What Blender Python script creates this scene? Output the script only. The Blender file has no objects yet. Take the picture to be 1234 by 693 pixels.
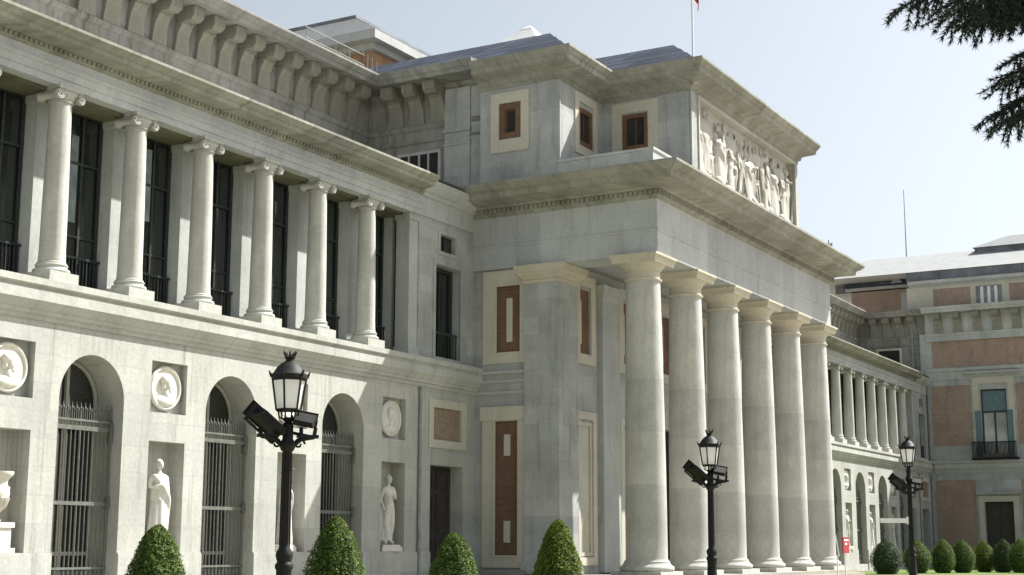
import bpy, bmesh, math, random
from mathutils import Vector, Matrix, noise
R = math.radians
random.seed(7)
scene = bpy.context.scene
COL = scene.collection

# ------------------------------------------------------------------ materials
def new_mat(name):
    m = bpy.data.materials.new(name); m.use_nodes = True
    nt = m.node_tree; b = nt.nodes['Principled BSDF']
    return m, nt, b

def N(nt, kind, **kw):
    n = nt.nodes.new(kind)
    for k, v in kw.items():
        if hasattr(n, k): setattr(n, k, v)
        else: n.inputs[k].default_value = v
    return n

def mixcol(nt, fac, a, b, blend='MIX'):
    n = nt.nodes.new('ShaderNodeMix'); n.data_type = 'RGBA'; n.blend_type = blend
    for i, v in ((0, fac), (6, a), (7, b)):
        if hasattr(v, 'type') and hasattr(v, 'links'): nt.links.new(v, n.inputs[i])
        elif i == 0: n.inputs[0].default_value = v
        else: n.inputs[i].default_value = (*v, 1)
    return n.outputs[2]

def ramp(nt, src, p0, p1, c0=(0, 0, 0), c1=(1, 1, 1)):
    r = nt.nodes.new('ShaderNodeValToRGB')
    r.color_ramp.elements[0].position = p0; r.color_ramp.elements[1].position = p1
    r.color_ramp.elements[0].color = (*c0, 1); r.color_ramp.elements[1].color = (*c1, 1)
    nt.links.new(src, r.inputs[0]); return r.outputs[0]

def stone(name, base, dark, joints=None, stain=(.16, .15, .11), stain_amt=.5, rough=.85, bump=.25, mortar=.012, jointdark=.72, moss=None, tint=.80):
    """masonry: block tint, joints, mottling, vertical runs of dirt"""
    m, nt, b = new_mat(name); L = nt.links.new
    tc = nt.nodes.new('ShaderNodeTexCoord')
    sep = nt.nodes.new('ShaderNodeSeparateXYZ'); L(tc.outputs['Object'], sep.inputs[0])
    add = N(nt, 'ShaderNodeMath', operation='ADD'); L(sep.outputs[0], add.inputs[0]); L(sep.outputs[1], add.inputs[1])
    comb = nt.nodes.new('ShaderNodeCombineXYZ'); L(add.outputs[0], comb.inputs[0]); L(sep.outputs[2], comb.inputs[1])
    n1 = N(nt, 'ShaderNodeTexNoise'); n1.inputs['Scale'].default_value = .55; n1.inputs['Detail'].default_value = 7; n1.inputs['Roughness'].default_value = .62
    L(tc.outputs['Object'], n1.inputs['Vector'])
    col = mixcol(nt, ramp(nt, n1.outputs[0], .32, .68), dark, base)
    n2 = N(nt, 'ShaderNodeTexNoise'); n2.inputs['Scale'].default_value = 9; n2.inputs['Detail'].default_value = 5
    L(tc.outputs['Object'], n2.inputs['Vector'])
    col = mixcol(nt, ramp(nt, n2.outputs[0], .25, .75, (.86,)*3, (1.08,)*3), (0, 0, 0), col, 'MIX') if False else mixcol(nt, 1.0, col, ramp(nt, n2.outputs[0], .25, .75, (.84,)*3, (1.0,)*3), 'MULTIPLY')
    # vertical streaks
    mp = nt.nodes.new('ShaderNodeMapping'); mp.inputs['Scale'].default_value = (1.7, .16, 1)
    L(comb.outputs[0], mp.inputs[0])
    n3 = N(nt, 'ShaderNodeTexNoise'); n3.inputs['Scale'].default_value = 1.6; n3.inputs['Detail'].default_value = 6; n3.inputs['Roughness'].default_value = .7
    L(mp.outputs[0], n3.inputs['Vector'])
    st = N(nt, 'ShaderNodeMath', operation='MULTIPLY'); L(ramp(nt, n3.outputs[0], .52, .74), st.inputs[0]); st.inputs[1].default_value = stain_amt
    col = mixcol(nt, st.outputs[0], col, stain)
    if joints:
        mp2 = nt.nodes.new('ShaderNodeMapping'); mp2.inputs['Scale'].default_value = (4.5, .22, 1); mp2.inputs['Location'].default_value = (7.3, 2.1, 0)
        L(comb.outputs[0], mp2.inputs[0])
        n6 = N(nt, 'ShaderNodeTexNoise'); n6.inputs['Scale'].default_value = 1.0; n6.inputs['Detail'].default_value = 4; n6.inputs['Roughness'].default_value = .6
        L(mp2.outputs[0], n6.inputs['Vector'])
        n7 = N(nt, 'ShaderNodeTexNoise'); n7.inputs['Scale'].default_value = .35; n7.inputs['Detail'].default_value = 3
        L(tc.outputs['Object'], n7.inputs['Vector'])
        r6 = N(nt, 'ShaderNodeMath', operation='MULTIPLY'); L(ramp(nt, n6.outputs[0], .56, .70), r6.inputs[0]); L(ramp(nt, n7.outputs[0], .42, .62), r6.inputs[1])
        r7 = N(nt, 'ShaderNodeMath', operation='MULTIPLY'); L(r6.outputs[0], r7.inputs[0]); r7.inputs[1].default_value = min(.75, stain_amt*1.1)
        col = mixcol(nt, r7.outputs[0], col, stain)
    if moss:
        n5 = N(nt, 'ShaderNodeTexNoise'); n5.inputs['Scale'].default_value = .9; n5.inputs['Detail'].default_value = 8; n5.inputs['Roughness'].default_value = .7
        L(tc.outputs['Object'], n5.inputs['Vector'])
        mm = N(nt, 'ShaderNodeMath', operation='MULTIPLY'); L(ramp(nt, n5.outputs[0], .5, .7), mm.inputs[0]); mm.inputs[1].default_value = .6
        col = mixcol(nt, mm.outputs[0], col, moss)
    bh = n2.outputs[0]
    if joints:
        br = nt.nodes.new('ShaderNodeTexBrick'); L(comb.outputs[0], br.inputs['Vector'])
        br.inputs['Scale'].default_value = 1; br.inputs['Brick Width'].default_value = joints[0]; br.inputs['Row Height'].default_value = joints[1]
        br.inputs['Mortar Size'].default_value = mortar; br.inputs['Mortar Smooth'].default_value = .3
        br.inputs['Color1'].default_value = (tint, tint, tint*1.01, 1); br.inputs['Color2'].default_value = (1, 1, .98, 1)
        br.inputs['Mortar'].default_value = (jointdark,)*3 + (1,)
        col = mixcol(nt, 1.0, col, br.outputs['Color'], 'MULTIPLY')
    L(col, b.inputs['Base Color'])
    b.inputs['Roughness'].default_value = rough
    b.inputs['Specular IOR Level'].default_value = .25
    bp = nt.nodes.new('ShaderNodeBump'); bp.inputs['Strength'].default_value = bump; bp.inputs['Distance'].default_value = .03
    L(bh, bp.inputs['Height']); L(bp.outputs[0], b.inputs['Normal'])
    return m

def plain(name, c, rough=.6, metal=0, var=.12, scale=6, spec=.3, bump=0):
    m, nt, b = new_mat(name)
    tc = nt.nodes.new('ShaderNodeTexCoord')
    n = N(nt, 'ShaderNodeTexNoise'); n.inputs['Scale'].default_value = scale; n.inputs['Detail'].default_value = 5
    nt.links.new(tc.outputs['Object'], n.inputs['Vector'])
    lo = tuple(x*(1-var) for x in c); hi = tuple(min(1, x*(1+var)) for x in c)
    nt.links.new(ramp(nt, n.outputs[0], .3, .7, lo, hi), b.inputs['Base Color'])
    b.inputs['Roughness'].default_value = rough; b.inputs['Metallic'].default_value = metal
    b.inputs['Specular IOR Level'].default_value = spec
    if bump:
        bp = nt.nodes.new('ShaderNodeBump'); bp.inputs['Strength'].default_value = bump; bp.inputs['Distance'].default_value = .02
        nt.links.new(n.outputs[0], bp.inputs['Height']); nt.links.new(bp.outputs[0], b.inputs['Normal'])
    return m

LIME = stone('limestone', (.525, .53, .49), (.42, .425, .39), (1.9, .72), stain_amt=.4, tint=.86, jointdark=.82)
LIMEP = stone('limestone_trim', (.53, .535, .495), (.38, .385, .345), None, stain_amt=.45)
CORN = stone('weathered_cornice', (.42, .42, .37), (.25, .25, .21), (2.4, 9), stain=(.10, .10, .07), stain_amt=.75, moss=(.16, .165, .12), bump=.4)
GRAN = stone('granite', (.525, .545, .535), (.365, .38, .37), (1.7, .68), stain=(.17, .18, .16), stain_amt=.45, jointdark=.83)
GRANP = stone('granite_trim', (.515, .535, .52), (.385, .40, .385), None, stain=(.17, .18, .16), stain_amt=.45)
DRUM = stone('granite_column', (.58, .58, .54), (.43, .43, .40), (60, 1.9), stain=(.2, .2, .17), stain_amt=.35, mortar=.008, jointdark=.85)
CREAM = stone('cream_capital', (.58, .545, .45), (.48, .445, .35), None, stain_amt=.2)
FRAME = stone('cream_frame', (.60, .57, .48), (.50, .48, .40), None, stain_amt=.2)
FRIEZE = stone('smooth_frieze', (.54, .565, .57), (.44, .46, .465), (2.6, 9), stain_amt=.3, jointdark=.88, mortar=.008)
BRICK = stone('orange_brick', (.45, .34, .275), (.36, .27, .215), (.28, .075), stain=(.16, .11, .085), stain_amt=.45, mortar=.010, jointdark=.9, tint=.76)
BROWN = stone('terracotta_panel', (.23, .14, .09), (.16, .095, .062), (.3, .07), stain=(.09, .05, .035), stain_amt=.5, mortar=.006, jointdark=.8)
MARB = stone('white_marble', (.74, .72, .66), (.62, .60, .53), None, stain=(.30, .29, .25), stain_amt=.35, bump=.15)
RELF = stone('relief_stone', (.55, .54, .49), (.40, .39, .34), None, stain=(.16, .155, .13), stain_amt=.7)
SLATE = stone('slate_roofing', (.11, .13, .175), (.07, .085, .12), (1.1, .27), stain=(.22, .245, .29), stain_amt=.6, rough=.6, jointdark=.45, mortar=.03, tint=.6)
WROOF = plain('white_sheet_roof', (.29, .30, .30), .7, 0, .08, 1.2)
WROOF2 = plain('bright_sheet_roof', (.62, .63, .62), .6, 0, .08, 1.2)  # sunlit brightness of the clerestory slope put into a whiter base colour
DROOF = plain('dark_sheet_roof', (.17, .18, .20), .5, 0, .3, 1.0)
IRON = plain('black_iron', (.010, .010, .010), .6, 0, .3, 20, .25)
GATE = plain('grey_gate_iron', (.13, .135, .118), .55, 0, .25, 8, .4)
DARKW = plain('dark_window_frame', (.03, .037, .035), .5, 0, .25, 5, .4)
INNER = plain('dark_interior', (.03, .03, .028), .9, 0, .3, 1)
DOORM = plain('dark_wooden_door', (.045, .04, .035), .55, 0, .3, 5)
FLOOD = plain('dark_floodlight', (.012, .012, .012), .7, 0, .2, 10, .15)
RED = plain('red_banner', (.30, .03, .045), .6, 0, .1, 3)
WHITEP = plain('white_panel', (.75, .75, .73), .5, 0, .05, 4)
TEAL = plain('faded_shutter', (.12, .19, .20), .6, 0, .15, 4)
PIPE = plain('grey_downpipe', (.26, .275, .27), .55, 0, .2, 3)
SAND = plain('sandy_paving', (.30, .275, .225), .9, 0, .15, .35, .2, .2)
PAVE = stone('stone_paving', (.36, .34, .29), (.29, .27, .23), None, stain_amt=.2)
BARK = plain('cedar_bark', (.06, .045, .035), .9, 0, .4, 9, .2, .8)
YEL = plain('flag_yellow', (.65, .42, .02), .8, 0, .05)
FRED = plain('flag_red', (.36, .03, .03), .8, 0, .05)

def glass_mat(name, c, rough):
    m, nt, b = new_mat(name)
    tc = nt.nodes.new('ShaderNodeTexCoord')
    n = N(nt, 'ShaderNodeTexNoise'); n.inputs['Scale'].default_value = .8
    nt.links.new(tc.outputs['Object'], n.inputs['Vector'])
    nt.links.new(ramp(nt, n.outputs[0], .3, .7, tuple(x*.6 for x in c), c), b.inputs['Base Color'])
    b.inputs['Roughness'].default_value = rough; b.inputs['IOR'].default_value = 1.9
    bp = nt.nodes.new('ShaderNodeBump'); bp.inputs['Strength'].default_value = .08; bp.inputs['Distance'].default_value = .02
    nt.links.new(n.outputs[0], bp.inputs['Height']); nt.links.new(bp.outputs[0], b.inputs['Normal'])
    return m
GLASS = glass_mat('dark_glass', (.016, .02, .02), .025)
GLASS2 = glass_mat('curtained_glass', (.40, .43, .43), .1)

def lantern_glass():
    m, nt, b = new_mat('frosted_lantern_glass')
    b.inputs['Base Color'].default_value = (.92, .93, .91, 1); b.inputs['Roughness'].default_value = .35
    tr = nt.nodes.new('ShaderNodeBsdfTranslucent'); tr.inputs[0].default_value = (.95, .95, .93, 1)
    mx = nt.nodes.new('ShaderNodeMixShader'); mx.inputs[0].default_value = .5
    nt.links.new(b.outputs[0], mx.inputs[1]); nt.links.new(tr.outputs[0], mx.inputs[2])
    nt.links.new(mx.outputs[0], nt.nodes['Material Output'].inputs[0])
    return m
LGLASS = lantern_glass()

def leaf_mat(name, c0, c1, c2, trans=.35):
    m, nt, b = new_mat(name)
    g = nt.nodes.new('ShaderNodeNewGeometry')
    r = nt.nodes.new('ShaderNodeValToRGB'); e = r.color_ramp.elements
    e[0].position = 0; e[0].color = (*c0, 1); e[1].position = 1; e[1].color = (*c2, 1)
    k = e.new(.55); k.color = (*c1, 1)
    nt.links.new(g.outputs['Random Per Island'], r.inputs[0])
    nt.links.new(r.outputs[0], b.inputs['Base Color'])
    b.inputs['Roughness'].default_value = .6; b.inputs['Specular IOR Level'].default_value = .2
    tr = nt.nodes.new('ShaderNodeBsdfTranslucent'); nt.links.new(r.outputs[0], tr.inputs[0])
    mx = nt.nodes.new('ShaderNodeMixShader'); mx.inputs[0].default_value = trans
    nt.links.new(b.outputs[0], mx.inputs[1]); nt.links.new(tr.outputs[0], mx.inputs[2])
    nt.links.new(mx.outputs[0], nt.nodes['Material Output'].inputs[0])
    return m
LEAF = leaf_mat('topiary_leaves', (.045, .075, .016), (.095, .15, .028), (.22, .28, .075))
LEAFF = leaf_mat('topiary_leaves_grey', (.035, .055, .025), (.055, .085, .03), (.08, .12, .045), .2)
LEAFY = leaf_mat('topiary_leaves_lime', (.07, .10, .012), (.12, .17, .02), (.18, .23, .03))
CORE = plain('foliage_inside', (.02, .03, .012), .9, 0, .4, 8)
NEED = leaf_mat('cedar_needles', (.018, .03, .024), (.03, .045, .034), (.045, .06, .045), .15)

def lawn_mat():
    m, nt, b = new_mat('lawn_grass')
    tc = nt.nodes.new('ShaderNodeTexCoord')
    n = N(nt, 'ShaderNodeTexNoise'); n.inputs['Scale'].default_value = 1.5; n.inputs['Detail'].default_value = 8
    nt.links.new(tc.outputs['Object'], n.inputs['Vector'])
    nt.links.new(ramp(nt, n.outputs[0], .3, .7, (.075, .125, .012), (.12, .19, .02)), b.inputs['Base Color'])
    b.inputs['Roughness'].default_value = .8
    n2 = N(nt, 'ShaderNodeTexNoise'); n2.inputs['Scale'].default_value = 40
    nt.links.new(tc.outputs['Object'], n2.inputs['Vector'])
    bp = nt.nodes.new('ShaderNodeBump'); bp.inputs['Strength'].default_value = .9; bp.inputs['Distance'].default_value = .05
    nt.links.new(n2.outputs[0], bp.inputs['Height']); nt.links.new(bp.outputs[0], b.inputs['Normal'])
    return m
LAWN = lawn_mat()

# ------------------------------------------------------------------ mesh helpers
class MB:
    def __init__(s): s.v = []; s.f = []; s.mi = []
    def add(s, vs, fs, mi=0):
        o = len(s.v); s.v.extend([tuple(p) for p in vs]); s.f.extend([[i+o for i in f] for f in fs]); s.mi.extend([mi]*len(fs)); return s
    def quad(s, a, b, c, d, mi=0): return s.add([a, b, c, d], [(0, 1, 2, 3)], mi)
    def box(s, x0, x1, y0, y1, z0, z1, mi=0):
        if x0 > x1: x0, x1 = x1, x0
        if y0 > y1: y0, y1 = y1, y0
        vs = [(x, y, z) for z in (z0, z1) for (x, y) in ((x0, y0), (x1, y0), (x1, y1), (x0, y1))]
        return s.add(vs, [(3, 2, 1, 0), (4, 5, 6, 7), (0, 1, 5, 4), (1, 2, 6, 5), (2, 3, 7, 6), (3, 0, 4, 7)], mi)
    def frust(s, cx, cy, z0, hx0, hy0, z1, hx1, hy1, mi=0):
        vs = [(cx+sx*hx, cy+sy*hy, z) for (z, hx, hy) in ((z0, hx0, hy0), (z1, hx1, hy1)) for (sx, sy) in ((-1, -1), (1, -1), (1, 1), (-1, 1))]
        return s.add(vs, [(3, 2, 1, 0), (4, 5, 6, 7), (0, 1, 5, 4), (1, 2, 6, 5), (2, 3, 7, 6), (3, 0, 4, 7)], mi)
    def lathe(s, prof, c=(0, 0, 0), n=32, mat=None, caps=True, mi=0, ph=0):
        vs = []; fs = []
        for (r, z) in prof:
            for k in range(n):
                a = 2*math.pi*k/n+ph
                vs.append(Vector((r*math.cos(a), r*math.sin(a), z)))
        for j in range(len(prof)-1):
            for k in range(n):
                k2 = (k+1) % n
                fs.append((j*n+k, j*n+k2, (j+1)*n+k2, (j+1)*n+k))
        if caps:
            fs.append(tuple(reversed(range(n)))); fs.append(tuple(range((len(prof)-1)*n, len(prof)*n)))
        if mat: vs = [mat @ v for v in vs]
        return s.add([v+Vector(c) for v in vs], fs, mi)
    def tube(s, pts, r, n=8, mi=0):
        rs = r if isinstance(r, (list, tuple)) else [r]*len(pts)
        pts = [Vector(p) for p in pts]; vs = []; fs = []
        up = Vector((0, 0, 1))
        for i, p in enumerate(pts):
            d = (pts[min(i+1, len(pts)-1)]-pts[max(i-1, 0)]).normalized()
            a = d.cross(up)
            if a.length < .05: a = d.cross(Vector((1, 0, 0)))
            a.normalize(); b = a.cross(d)
            for k in range(n):
                t = 2*math.pi*k/n
                vs.append(p+(a*math.cos(t)+b*math.sin(t))*rs[i])
        for j in range(len(pts)-1):
            for k in range(n):
                k2 = (k+1) % n
                fs.append((j*n+k, j*n+k2, (j+1)*n+k2, (j+1)*n+k))
        fs.append(tuple(reversed(range(n)))); fs.append(tuple(range((len(pts)-1)*n, len(pts)*n)))
        return s.add(vs, fs, mi)
    def sweep(s, path, prof, mi=0, ends=True):
        """closed profile [(out, z)] along a plan polyline; 'out' points to the right of travel"""
        P = [Vector(p) for p in path]; ns = []
        for i in range(len(P)-1):
            d = (P[i+1]-P[i]).normalized(); ns.append(Vector((d.y, -d.x)))
        vs = []; m = len(prof)
        for i, p in enumerate(P):
            if i == 0: o = ns[0]
            elif i == len(P)-1: o = ns[-1]
            else: o = (ns[i-1]+ns[i])/(1+ns[i-1].dot(ns[i]))
            for (u, z) in prof:
                q = p+o*u; vs.append((q.x, q.y, z))
        fs = []
        for i in range(len(P)-1):
            for k in range(m):
                k2 = (k+1) % m
                fs.append((i*m+k, i*m+k2, (i+1)*m+k2, (i+1)*m+k))
        if ends:
            fs.append(tuple(range(m))); fs.append(tuple(reversed(range((len(P)-1)*m, len(P)*m))))
        return s.add(vs, fs, mi)
    def panel(s, mapf, u0, u1, w0, w1, holes=(), mi=0, hole_mi=None, back=True):
        """wall face with recesses: hole = (u0,u1,w0,w1,depth[,arch])"""
        us = sorted({u0, u1, *[h[0] for h in holes], *[h[1] for h in holes]})
        ws = sorted({w0, w1, *[h[2] for h in holes], *[h[3] for h in holes]})
        us = [u for u in us if u0-1e-6 <= u <= u1+1e-6]; ws = [w for w in ws if w0-1e-6 <= w <= w1+1e-6]
        for i in range(len(us)-1):
            for j in range(len(ws)-1):
                cu = (us[i]+us[i+1])/2; cw = (ws[j]+ws[j+1])/2
                if any(h[0] < cu < h[1] and h[2] < cw < h[3] for h in holes): continue
                s.quad(mapf(us[i], ws[j], 0), mapf(us[i+1], ws[j], 0), mapf(us[i+1], ws[j+1], 0), mapf(us[i], ws[j+1], 0), mi)
        hm = mi if hole_mi is None else hole_mi
        for h in holes:
            a, b, c, d, dep = h[:5]; arch = len(h) > 5 and h[5]; bk = back if len(h) < 7 else h[6]
            if arch:
                r = (b-a)/2; cu = (a+b)/2; sp = d-r; n = 20
                arc = [(cu-r*math.cos(math.pi*k/n), sp+r*math.sin(math.pi*k/n)) for k in range(n+1)]
                for k in range(n):
                    (p, q), (p2, q2) = arc[k], arc[k+1]
                    if q2 < d-1e-6 or q < d-1e-6:
                        s.quad(mapf(p, q, 0), mapf(p2, q2, 0), mapf(p2, d, 0), mapf(p, d, 0), mi)
                    s.quad(mapf(p, q, 0), mapf(p, q, dep), mapf(p2, q2, dep), mapf(p2, q2, 0), hm)
                outline = [(a, c)] + arc + [(b, c)]
                for (p, q), (p2, q2) in (((a, c), (a, sp)), ((b, sp), (b, c)), ((b, c), (a, c))):
                    s.quad(mapf(p, q, 0), mapf(p, q, dep), mapf(p2, q2, dep), mapf(p2, q2, 0), hm)
                if bk: s.add([mapf(p, q, dep) for p, q in outline], [tuple(range(len(outline)))], hm)
            else:
                cs = [(a, c), (a, d), (b, d), (b, c)]
                for k in range(4):
                    (p, q), (p2, q2) = cs[k], cs[(k+1) % 4]
                    s.quad(mapf(p, q, 0), mapf(p, q, dep), mapf(p2, q2, dep), mapf(p2, q2, 0), hm)
                if bk: s.add([mapf(p, q, dep) for p, q in cs], [(0, 1, 2, 3)], hm)
        return s
    def fbox(s, mapf, u0, u1, w0, w1, d0, d1, mi=0):
        vs = [mapf(u, w, d) for d in (d0, d1) for (u, w) in ((u0, w0), (u1, w0), (u1, w1), (u0, w1))]
        return s.add(vs, [(3, 2, 1, 0), (4, 5, 6, 7), (0, 1, 5, 4), (1, 2, 6, 5), (2, 3, 7, 6), (3, 0, 4, 7)], mi)
    def fframe(s, mapf, u0, u1, w0, w1, t, d0, d1, mi=0):
        s.fbox(mapf, u0, u0+t, w0, w1, d0, d1, mi); s.fbox(mapf, u1-t, u1, w0, w1, d0, d1, mi)
        s.fbox(mapf, u0+t, u1-t, w1-t, w1, d0, d1, mi); s.fbox(mapf, u0+t, u1-t, w0, w0+t, d0, d1, mi)
        return s
    def mesh(s, name, mats, smooth=None, fix=True):
        me = bpy.data.meshes.new(name); me.from_pydata([tuple(v) for v in s.v], [], s.f)
        mats = mats if isinstance(mats, (list, tuple)) else [mats]
        for m in mats: me.materials.append(m)
        if len(mats) > 1: me.polygons.foreach_set('material_index', s.mi)
        if fix:
            bm = bmesh.new(); bm.from_mesh(me); bmesh.ops.recalc_face_normals(bm, faces=bm.faces); bm.to_mesh(me); bm.free()
        if smooth:
            me.polygons.foreach_set('use_smooth', [True]*len(me.polygons)); me.set_sharp_from_angle(angle=R(smooth))
        me.update(); return me
    def build(s, name, mats, parent=None, smooth=None, loc=None, fix=True):
        return link(name, s.mesh(name, mats, smooth, fix), parent, loc)

def link(name, me, parent=None, loc=None):
    o = bpy.data.objects.new(name, me); COL.objects.link(o)
    if parent: o.parent = parent
    if loc: o.location = loc
    return o
def tag(o, label=None, cat=None, group=None, kind=None):
    if label: o['label'] = label
    if cat: o['category'] = cat
    if group: o['group'] = group
    if kind: o['kind'] = kind
    return o
def empty(name, loc=(0, 0, 0), rz=0):
    o = bpy.data.objects.new(name, None); COL.objects.link(o); o.location = loc; o.rotation_euler = (0, 0, rz); o.empty_display_size = .3
    return o
def copy_tree(o, parent=None):
    c = o.copy(); COL.objects.link(c)
    if parent: c.parent = parent
    for ch in [k for k in bpy.data.objects if k.parent == o]: copy_tree(ch, c)
    return c
def fY(y0): return lambda u, w, d: (u, y0+d, w)          # wall facing the garden (-Y)
def fX(x0): return lambda u, w, d: (x0+d, u, w)          # wall facing along the facade (-X)

# ------------------------------------------------------------------ the museum
museum = empty('museum_building')
tag(museum, 'long pale stone museum with colonnaded wings, projecting columned portico and brick end pavilion', 'building')
PA = museum

ENT_W = [(-1.65, 13.70), (.04, 13.70), (.04, 13.90), (.07, 13.90), (.07, 14.10), (.14, 14.14), (.14, 14.20), (.07, 14.21), (.07, 14.46), (-1.65, 14.46)]
COR_W = [(-1.65, 14.462), (.10, 14.462), (.17, 14.51), (.17, 14.63), (.27, 14.67), (.63, 14.72), (.66, 14.84), (.72, 14.86), (.86, 15.0), (.86, 15.08), (-.5, 15.2), (-1.65, 15.2)]
LEDGE = [(-.3, 7.32), (.05, 7.34), (.07, 7.46), (.14, 7.48), (.14, 7.58), (.17, 7.60), (.24, 7.72), (.30, 7.80), (.30, 8.06), (.26, 8.08), (.26, 8.14), (.33, 8.17), (.36, 8.20), (.36, 8.37), (-.3, 8.40)]
ATT = [(-.5, 18.72), (.06, 18.72), (.06, 18.62), (.0, 18.6)]

def ionic_meshes():
    sh = MB(); n = 28; prof = []
    for k in range(13):
        t = k/12; z = 8.97+t*(13.30-8.97); r = .345-.055*t**1.6
        prof.append((r, z))
    prof = [(.39, 8.89), (.39, 8.94), (.36, 8.96)] + prof[1:] + [(.33, 13.31), (.33, 13.36), (.29, 13.38)]
    sh.lathe(prof, n=n)
    ba = MB(); ba.box(-.5, .5, -.5, .5, 8.36, 8.66)
    ba.lathe([(.47, 8.66), (.49, 8.71), (.47, 8.76), (.42, 8.78), (.40, 8.81), (.41, 8.84), (.43, 8.87), (.41, 8.90)], n=n)
    ca = MB(); ca.lathe([(.30, 13.36), (.36, 13.42), (.39, 13.48), (.36, 13.52)], n=n)
    ca.box(-.42, .42, -.40, .40, 13.62, 13.72); ca.box(-.38, .38, -.36, .36, 13.50, 13.62)
    rot = Matrix.Rotation(R(90), 4, 'X')
    for sx in (-1, 1):
        ca.lathe([(.145, -.37), (.145, -.30), (.10, -.2), (.085, 0), (.10, .2), (.145, .30), (.145, .37)], (sx*.37, 0, 13.46), 18, rot)
        for sy in (-1, 1):
            # spiral on the face of the scroll
            pts = []
            for k in range(26):
                t = k/25; a = t*2.3*2*math.pi*sx+math.pi/2; rr = .14-.105*t
                pts.append((sx*.37+rr*math.cos(a), sy*.385, 13.46+rr*math.sin(a)))
            ca.tube(pts, .022, 5)
    return (sh.mesh('ionic_column', DRUM, 40), ba.mesh('column_base', LIMEP, 40), ca.mesh('capital', LIMEP, 40))
ION = ionic_meshes()

def gallery_window_meshes():
    f = fY(0); w = 1.12
    g = MB(); rq = random.Random(4)
    for (ua, ub) in ((-w, -.4), (-.4, .4), (.4, w)):
        for (za, zb) in ((8.38, 10.1), (10.1, 12.2), (12.2, 13.7)):
            e = [rq.uniform(0, .022) for _ in range(3)]; g.quad((ua, e[0], za), (ub, e[1], za), (ub, e[1]+e[2]-.008, zb), (ua, e[0]+e[2]-.008, zb))
    fr = MB(); fr.fframe(f, -w, w, 8.40, 13.68, .1, -.06, -.002)
    for u in (-.40, .40): fr.fbox(f, u-.03, u+.03, 8.5, 13.58, -.05, -.002)
    for z in (10.1, 12.2): fr.fbox(f, -w+.1, w-.1, z-.035, z+.035, -.045, -.003)
    ra = MB(); ra.fbox(f, -w-.02, w+.02, 9.45, 9.51, -.20, -.13); ra.fbox(f, -w, w, 8.5, 8.54, -.18, -.14)
    for k in range(17):
        u = -w+.06+k*(2*w-.12)/16; ra.fbox(f, u-.014, u+.014, 8.4, 9.45, -.174, -.146)
    return g.mesh('gallery_window', GLASS), fr.mesh('window_frame', DARKW), ra.mesh('railing', DARKW)
GW = gallery_window_meshes()
def pane_reflection_mesh(z0, z1, u0, u1):  # pale strip just outside the opaque glass, painted reflection in the panes
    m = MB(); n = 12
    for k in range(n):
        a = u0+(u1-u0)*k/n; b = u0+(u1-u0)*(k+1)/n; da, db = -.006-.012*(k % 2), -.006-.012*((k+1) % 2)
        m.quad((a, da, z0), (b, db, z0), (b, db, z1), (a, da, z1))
    return m.mesh('pane_reflection', REFLM, fix=False)
REFLM = plain('grey_pane_reflection', (.19, .225, .235), .8, 0, .3, 3)
REFLS = [pane_reflection_mesh(11.1, 13.3, .02, .34), pane_reflection_mesh(10.5, 13.0, .0, .28)]

def gate_mesh():
    m = MB(); hw = 1.17
    nb = 15
    for k in range(nb):
        x = -hw+.07+k*(2*hw-.14)/(nb-1); r = .018 if k not in (0, 7, 14) else .03
        m.tube([(x, 0, .5), (x, 0, 5.2)], r, 6)
        m.lathe([(.012, 0), (.035, .05), (.018, .1), (.004, .22)], (x, 0, 5.2), 6)
        if k < nb-1:
            xm = x+(2*hw-.14)/(nb-1)/2
            m.tube([(xm, 0, 4.85), (xm, 0, 5.16)], .012, 5); m.lathe([(.012, 0), (.025, .04), (.003, .13)], (xm, 0, 5.16), 5)
            s = (2*hw-.14)/(nb-1)/2
            m.tube([(xm-s, -.01, .72), (xm, -.01, .98), (xm+s, -.01, .72)], .012, 5)
            m.tube([(xm-s, -.01, .98), (xm, -.01, .72), (xm+s, -.01, .98)], .012, 5)
    for z, h in ((.58, .05), (1.02, .03), (2.72, .05), (4.72, .06), (4.93, .03), (.70, .03)):
        m.box(-hw, hw, -.03, .03, z-h, z+h)
    for x, z in ((hw-.06, 4.75), (hw-.06, 2.72), (-hw+.06, 4.75), (hw-.06, 4.5)):
        m.box(x-.06, x+.06, -.08, .05, z-.12, z+.16)
    return m.mesh('arch_gate', GATE)
GATEM = gate_mesh()

def arch_window_meshes():
    f = fY(0); r = 1.14; sp = 5.48
    out = [(-r, .45)] + [(-r*math.cos(math.pi*k/20), sp+r*math.sin(math.pi*k/20)) for k in range(21)] + [(r, .45)]
    g = MB(); g.add([f(u, w, 0) for u, w in out], [tuple(range(len(out)))])
    fr = MB()
    for rr in (r-.06,):
        fr.tube([(-rr*math.cos(math.pi*k/20), -.04, sp+rr*math.sin(math.pi*k/20)) for k in range(21)], .06, 6)
    for x in (-r+.06, 0, r-.06): fr.box(x-.05, x+.05, -.09, -.005, .5, sp+(r-.08 if x == 0 else 0))
    for z in (4.9, 1.4): fr.box(-r, r, -.08, -.006, z-.05, z+.05)
    return g.mesh('arched_window', GLASS), fr.mesh('window_frame', plain('stone_grey_window_frame', (.34, .34, .29), .7))
AW = arch_window_meshes()

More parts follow.
